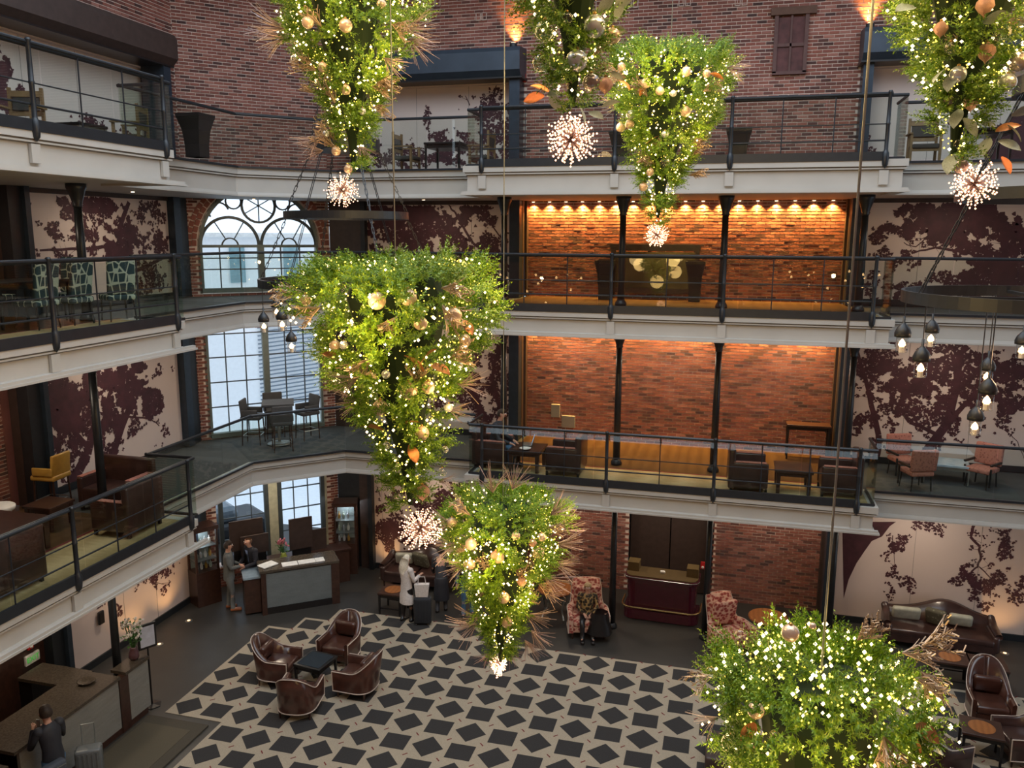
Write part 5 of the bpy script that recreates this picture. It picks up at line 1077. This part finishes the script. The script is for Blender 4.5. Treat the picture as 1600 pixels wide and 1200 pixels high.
# second balcony left bay: dining set
f3=lambda px,py,h:gz(px,py,Z[3]+h,Z[3])
table4('dining_table','dark dining table among lattice chairs in the left bay of the second balcony',(-11.7,11.35,Z[3]),0,1.0,1.5,.75,M_black,M_black)
for (x,y,a),lb in (((-11.7,12.45,180),'teal lattice dining chair at the far end of the dark table'),((-12.5,11.7,-90),'teal lattice dining chair on the wall side of the dark table, farther'),((-12.5,11.0,-90),'teal lattice dining chair on the wall side of the dark table, nearer'),((-10.9,11.75,90),'teal lattice dining chair on the rail side of the dark table, farther'),((-10.9,11.0,90),'teal lattice dining chair on the rail side of the dark table, nearer'),((-10.6,12.5,60),'teal lattice dining chair standing apart near the column')):
    chair('dining_chair',lb,(x,y,Z[3]),R(a),'dine')
chair('dining_chair','teal lattice dining chair cut by the left edge on the second balcony',(-11.2,10.0,Z[3]),R(40),'dine')
# top balcony furniture
f4=lambda px,py,h:gz(px,py,Z[4]+h,Z[4])
chair('wooden_armchair','weathered oak armchair with grey pad in the upper left box',(-11.6,11.75,Z[4]),R(200),'wood'); chair('wooden_armchair','weathered oak armchair at the right of the upper left box',(-11.3,14.0,Z[4]),R(110),'wood')
table4('side_table','dark small table between the oak armchairs in the upper left box',(-11.5,12.9,Z[4]),0,.7,.7,.5,M_black,M_zinc)
table4('dining_table','dark table in the top box behind the left rail',(-6.7,19.3,Z[4]),0,.9,.9,.72,M_black,M_black); chair('wooden_armchair','oak armchair beside the dark table in the left top box',(-7.7,19.2,Z[4]),R(-90),'wood'); chair('wooden_armchair','oak armchair right of the dark table in the left top box',(-5.9,19.4,Z[4]),R(90),'wood')
chair('wooden_armchair','grey armchair in the right top box beside a dark table',(3.65,18.95,Z[4]),R(178),'wood'); table4('dining_table','dark round-cornered table in the right top box',(4.75,19.1,Z[4]),0,.9,.9,.72,M_black,M_black)
# ---------------------------------------------------------------- people
M_hairD=mat('dark_hair',(.03,.018,.012),.6,noise=.3,scale=40); M_hairB=mat('blond_hair',(.62,.45,.24),.55,noise=.3,scale=40); M_hairW=mat('pale_blond_hair',(.75,.68,.55),.55,noise=.2,scale=40)
def skin(name,verts,edges,radii,m,parent,sub=2,root=0,label=None):
    me=bpy.data.meshes.new(name); me.from_pydata([tuple(v) for v in verts],edges,[]); me.materials.append(m); o=bpy.data.objects.new(name,me); C.objects.link(o); o.parent=parent
    sk=o.modifiers.new('Skin','SKIN'); sk.use_smooth_shade=True
    for i,v in enumerate(me.skin_vertices[0].data): r=radii[i]; v.radius=(r,r) if not isinstance(r,tuple) else r; v.use_root=(i==root)
    sb=o.modifiers.new('Sub','SUBSURF'); sb.levels=sub; sb.render_levels=sub
    if label: o['label']=label
    return o
def person(label,loc,rz,h=1.76,top=None,legs=None,shoe=None,hair=None,arms=None,sit=False,lean=0,coat=0,bald=False,longhair=False,shirt=None,stride=.06,look=0):
    s=h/1.76; t=thing('person',label,'person',loc,rz); t.scale=(s,s,s)
    pz=.93 if not sit else .52; ln=R(lean); up=lambda z:Vector((0,math.sin(ln)*(z-.93),math.cos(ln)*(z-.93)+pz))
    J={'pel':Vector((0,0,pz)),'sp':up(1.12),'ch':up(1.32),'nk':up(1.47),'hb':up(1.54)+Vector((0,.015,0)),'hd':up(1.64)+Vector((0,.03,0))}
    for sd,n in ((-1,'l'),(1,'r')):
        J['sh'+n]=up(1.42)+Vector((sd*.18,0,0)); J['hp'+n]=J['pel']+Vector((sd*.09,0,-.03))
        if sit: J['kn'+n]=J['hp'+n]+Vector((sd*.05,.43,.0)); J['an'+n]=Vector((sd*.13,.46,.08)); J['to'+n]=J['an'+n]+Vector((sd*.02,.16,-.04))
        else: J['kn'+n]=Vector((sd*.10,.03+sd*stride*.5,.5)); J['an'+n]=Vector((sd*.11,sd*stride,.08)); J['to'+n]=J['an'+n]+Vector((sd*.02,.16,-.04))
        el,wr=(arms or {}).get(n,((.25,-.02,1.14),(.27,.08,.90))); off=Vector((0,0,0)) if not sit else Vector((0,0,-.41))
        e=Vector((sd*el[0],el[1],el[2]))+off; w_=Vector((sd*wr[0],wr[1],wr[2]))+off; 
        if lean: e+=Vector((0,math.sin(ln)*.3,-.03)); w_+=Vector((0,math.sin(ln)*.25,-.02))
        J['el'+n]=e; J['wr'+n]=w_
    V=[];E=[];Rr=[];I={}
    def ad(k,p,r,par=None): I[k]=len(V); V.append(p); Rr.append(r); (E.append((I[par],I[k])) if par else None)
    ad('pel',J['pel'],.115); ad('sp',J['sp'],.105,'pel'); ad('ch',J['ch'],.125,'sp'); ad('nk',J['nk'],.055,'ch'); ad('hb',J['hb'],.055,'nk'); ad('hd0',J['hd']-Vector((0,0,.03)),.078,'hb'); ad('hd',J['hd']+Vector((0,0,.05)),.086,'hd0')
    for n in 'lr':
        sd=-1 if n=='l' else 1
        ad('sh'+n,J['sh'+n],.055,'ch'); ad('el'+n,J['el'+n],.038,'sh'+n); ad('wr'+n,J['wr'+n],.026,'el'+n)
        d=(J['wr'+n]-J['el'+n]).normalized(); x=Vector((1,0,0)); x=(x-d*x.dot(d)).normalized(); ad('pm'+n,J['wr'+n]+d*.06,.030,'wr'+n)
        yv=d.cross(x)
        for k in range(4):
            b=J['wr'+n]+d*.085+x*(-.027+.018*k); L_=(.062,.075,.07,.052)[k]; ad('fa%s%d'%(n,k),b,.0095,'pm'+n); ad('fb%s%d'%(n,k),b+d*L_*.5+yv*.006,.009,'fa%s%d'%(n,k)); ad('fc%s%d'%(n,k),b+d*L_*.85+yv*.026,.007,'fb%s%d'%(n,k))
        ad('ta'+n,J['wr'+n]+d*.035-x*sd*.036+yv*.01,.011,'wr'+n); ad('tb'+n,J['wr'+n]+d*.08-x*sd*.05+yv*.02,.008,'ta'+n)
        ad('hp'+n,J['hp'+n],.085,'pel'); ad('kn'+n,J['kn'+n],.056,'hp'+n); ad('an'+n,J['an'+n],.036,'kn'+n); ad('to'+n,J['to'+n],.030,'an'+n)
    skin('body',V,E,Rr,M_skin,t,1)
    g=MB(); rows=[]; low=([(Vector((0,0.01 if not sit else .12,coat)),.215,.17),(Vector((0,0,(coat+pz)/2)),.20,.155)] if coat else [])
    for c_,rx_,ry_ in low+[(J['pel']+Vector((0,0,-.13 if not sit else .02)),.172,.135),(J['pel'],.17,.132),(up(1.08),.15,.118),(up(1.25),.168,.125),(up(1.38),.185,.118),(up(1.445),.15,.09),(up(1.49),.07,.07),(up(1.50),.05,.05)]:
        rows.append([(c_.x+rx_*math.cos(2*PI*k/20),c_.y+ry_*math.sin(2*PI*k/20),c_.z) for k in range(20)])
    g.grid(rows,True).add(rows[0],[tuple(reversed(range(20)))])
    for n in 'lr':
        S_p,E_p,W_p=J['sh'+n],J['el'+n],J['wr'+n]; g.tube([S_p+Vector((0,0,.03))*1,S_p.lerp(E_p,.15),S_p.lerp(E_p,.6),E_p,E_p.lerp(W_p,.5),E_p.lerp(W_p,.97)],[.055,.072,.058,.052,.046,.040],12)
        g.sph(S_p+Vector((-.012 if n=='r' else .012,0,-.005)),.082,10,8)
    g.build('jacket',top,t,True)
    g=MB(); g.lathe([(.05,.06),(.15,.05),(.165,-.02),(.15,-.1),(.08,-.13)],tuple(J['pel']),18,1,.8)
    for n in 'lr': g.tube([J['hp'+n]+Vector((0,0,.05)),J['hp'+n],J['hp'+n].lerp(J['kn'+n],.5),J['kn'+n],J['kn'+n].lerp(J['an'+n],.5),J['an'+n]+Vector((0,0,.0))],[.07,.098,.088,.068,.06,.055],12)
    g.build('trousers',legs,t,True)
    for n in 'lr': a=J['an'+n]; MB().rbox(a+Vector((0,.07,-.035)),(.095,.27,.08),.03).build('shoe',shoe or M_black,t,True)
    hd=J['hd']+Vector((0,0,.03)); 
    MB().sph(hd+Vector((-.033,.083,.0)),.011,8,6).sph(hd+Vector((.033,.083,.0)),.011,8,6).build('eyes',M_white,t); MB().add([hd+Vector(v) for v in ((0,.088,.01),(-.014,.088,-.035),(.014,.088,-.035),(0,.115,-.03))],[(0,1,3),(0,3,2),(1,2,3)]).build('nose',M_skin,t)
    MB().rbox(hd+Vector((0,.083,-.062)),(.045,.012,.012),.004).build('mouth',mat('lips',(.4,.12,.1),.5),t)
    for sd in (-1,1): MB().sph(hd+Vector((sd*.09,0,-.01)),.026,8,6,.4,.8,1.2).build('ear',M_skin,t,True)
    if hair:
        hm=MB(); rows=[]
        for i in range(8):
            ph=PI*.62*i/7 if not bald else PI*.2+PI*.38*i/7; rows.append([Vector((hd.x+.1*math.sin(ph)*math.cos(a),hd.y-.012+.108*math.sin(ph)*math.sin(a)-(.03*i/7 if math.sin(a)>.3 else 0),hd.z+.112*math.cos(ph)+(.05*i/7 if math.sin(a)>.2 else -.02*i/7))) for a in [2*PI*j/18 for j in range(18)]])
        if bald: hm.grid([[hd+Vector((r_*math.cos(a),-.012+r_*1.06*math.sin(a),z_)) for a in [PI*.97+PI*1.06*j/14 for j in range(15)]] for z_,r_ in ((.045,.086),(.02,.097),(-.02,.1),(-.055,.09))])
        else: hm.grid(rows,True)

        if longhair: hm.tube([hd+Vector((0,-.05,.03)),hd+Vector((0,-.09,-.08)),hd+Vector((0,-.11,-.22)),hd+Vector((0,-.12,-.36))],[.09,.11,.12,.06],12)
        hm.build('hair',hair,t,True)
    if shirt: MB().add([up(1.44)+Vector((-.05,.128,0)),up(1.44)+Vector((.05,.128,0)),up(1.05)+Vector((0,.135,0))],[(0,2,1)]).build('shirt_front',shirt,t); MB().box(up(1.26)+Vector((0,.14,0)),(.03,.012,.3)).build('tie',M_iron,t)
    return t
M_suit=mat('grey_suit_wool',(.115,.125,.125),.85); M_navy=mat('dark_navy_suit',(.02,.02,.028),.8); M_blue=mat('pale_blue_shirt',(.28,.38,.62),.7); M_coatw=mat('white_wool_coat',(.68,.63,.60),.9,bump=.2,scale=30); M_jean=mat('blue_denim',(.06,.14,.25),.85,noise=.2,scale=30); M_blk=mat('black_jacket_nylon',(.022,.024,.032),.6); M_tanl=mat('tan_leather',(.30,.10,.04),.4)
hold={'l':((.24,.06,1.15),(.06,.26,1.12)),'r':((.24,.06,1.15),(.06,.26,1.12))}
person('man in a grey suit and pale blue shirt standing by the stone-fronted desk',gz(361,952),R(-60),1.80,M_suit,M_suit,M_tanl,M_hairD,hold,shirt=M_blue)
person('bald man in a dark suit and blue tie leaning behind the desk',tuple(ondesk(-.98,.95,0)),R(160),1.78,M_navy,M_navy,M_black,mat('grey_brown_hair',(.15,.09,.06),.6),{'l':((.24,.1,1.15),(.12,.34,1.08)),'r':((.24,.1,1.15),(.12,.34,1.08))},lean=12,bald=True,shirt=M_blue)
person('blonde woman in a knee-length white coat beside a black suitcase',gz(636,971),R(-30),1.70,M_coatw,M_black,M_black,M_hairW,{'l':((.22,.02,1.15),(.12,.22,1.2)),'r':((.24,.05,1.15),(.2,.26,1.22))},coat=.52,longhair=True)
person('person in a blue plaid shirt and jeans half hidden behind the lower tree',gz(731,962),R(200),1.74,mat('blue_plaid',(.05,.09,.2),.85,noise=.6,scale=25),M_jean,M_black,M_hairD)
person('person in a long black coat bending over the luggage by the far sofa',gz(690,955),R(20),1.66,M_blk,M_blk,M_black,M_hairD,{'l':((.22,.1,1.1),(.2,.3,.95)),'r':((.22,.1,1.1),(.2,.3,.95))},lean=32,coat=.35)
person('man in a black hooded jacket holding a phone at the reception desk',(-10.3,9.85,0),R(75),1.80,M_blk,M_jean,M_black,M_hairD,{'l':((.26,.1,1.2),(.10,.30,1.34)),'r':((.26,.08,1.18),(.08,.3,1.30))},lean=6)
person('clerk in dark blue behind the counter at the lower left edge',(-11.95,9.55,0),R(-90),1.74,mat('teal_navy_cloth',(.02,.04,.055),.8),M_navy,M_black,M_hairD,hold)
wq=at(918,960,z=.45); person('blonde woman in black and gold jacket seated in the floral wing chair',(wq.x+.0,wq.y-.05,0),R(192),1.66,ramp_mat('gold_black_jacket',[(.02,.015,.01),(.03,.02,.01),(.35,.22,.08)],'voronoi',.7,14,pos=(0,.5,.62)),M_black,M_black,M_hairB,{'l':((.24,.06,1.15),(.1,.26,1.05)),'r':((.24,.06,1.15),(.1,.26,1.05))},sit=True)
lq=Vector((-5.02,17.8,0)); person('dark-haired man in black sweater seated at a laptop on the first balcony',(lq.x-.1,lq.y,Z[2]),R(-95),1.76,M_blk,M_jean,M_black,M_hairD,{'l':((.24,.12,1.12),(.14,.38,1.02)),'r':((.24,.12,1.12),(.14,.38,1.02))},sit=True,lean=14)
booth('dark leather armchair under the man with the laptop',(lq.x-.08,lq.y,Z[2]),R(-92),.8)
t=thing('laptop','open laptop on the low table on the first balcony','laptop',(-4.35,17.95,Z[2]+.505),R(-80)); MB().rbox((0,0,.01),(.33,.23,.018),.006).build('base',M_zinc,t); MB().rbox((0,.13,.12),(.33,.012,.22),.005,rx=R(-18)).build('lid',M_zinc,t); MB().box((0,.122,.12),(.3,.004,.19),rx=R(-18)).build('screen',emis('laptop_screen',(.25,.4,.7),.9),t)
# bags and coats
t=thing('tote_bag','cream tote bag standing on the black suitcase','bag',gz(660,975)[:2]+(.72,),R(15)); MB().box((0,0,.16),(.36,.14,.32),taper=.8).build('bag_body',M_coatw,t); MB().tube([(-.1,0,.3),(-.07,0,.5),(.07,0,.5),(.1,0,.3)],.01,6).build('handle',M_coatw,t)
t=thing('black_coat','black coat draped over the lap and arm of the wing chair','coat',(wq.x+.34,wq.y-.3,.2),R(10)); rows=[]
for i in range(7):
    rows.append([Vector((.26*math.cos(a)*(.7+.08*i)+.02*math.sin(5*a+i),.24*math.sin(a)*(.7+.06*i),.5-.085*i)) for a in [2*PI*j/16 for j in range(16)]])
MB().grid(rows,True).build('cloth',M_black,t,True)
t=thing('waist_bag','grey shoulder bag hanging at the hip of the man at reception','bag',(-10.13,9.62,.82),R(75)); MB().rbox((0,-.05,.08),(.4,.16,.24),.05).build('bag_body',mat('slate_nylon',(.06,.07,.09),.7),t,True); MB().box((0,-.135,.13),(.34,.012,.015)).build('zip',M_zinc,t)
o=MB().rbox((0,0,0),(.075,.01,.15),.004).build('phone',M_zinc); tag(o,'silver phone held up by the man at reception','phone'); o.location=(-10.62,9.93,1.42)
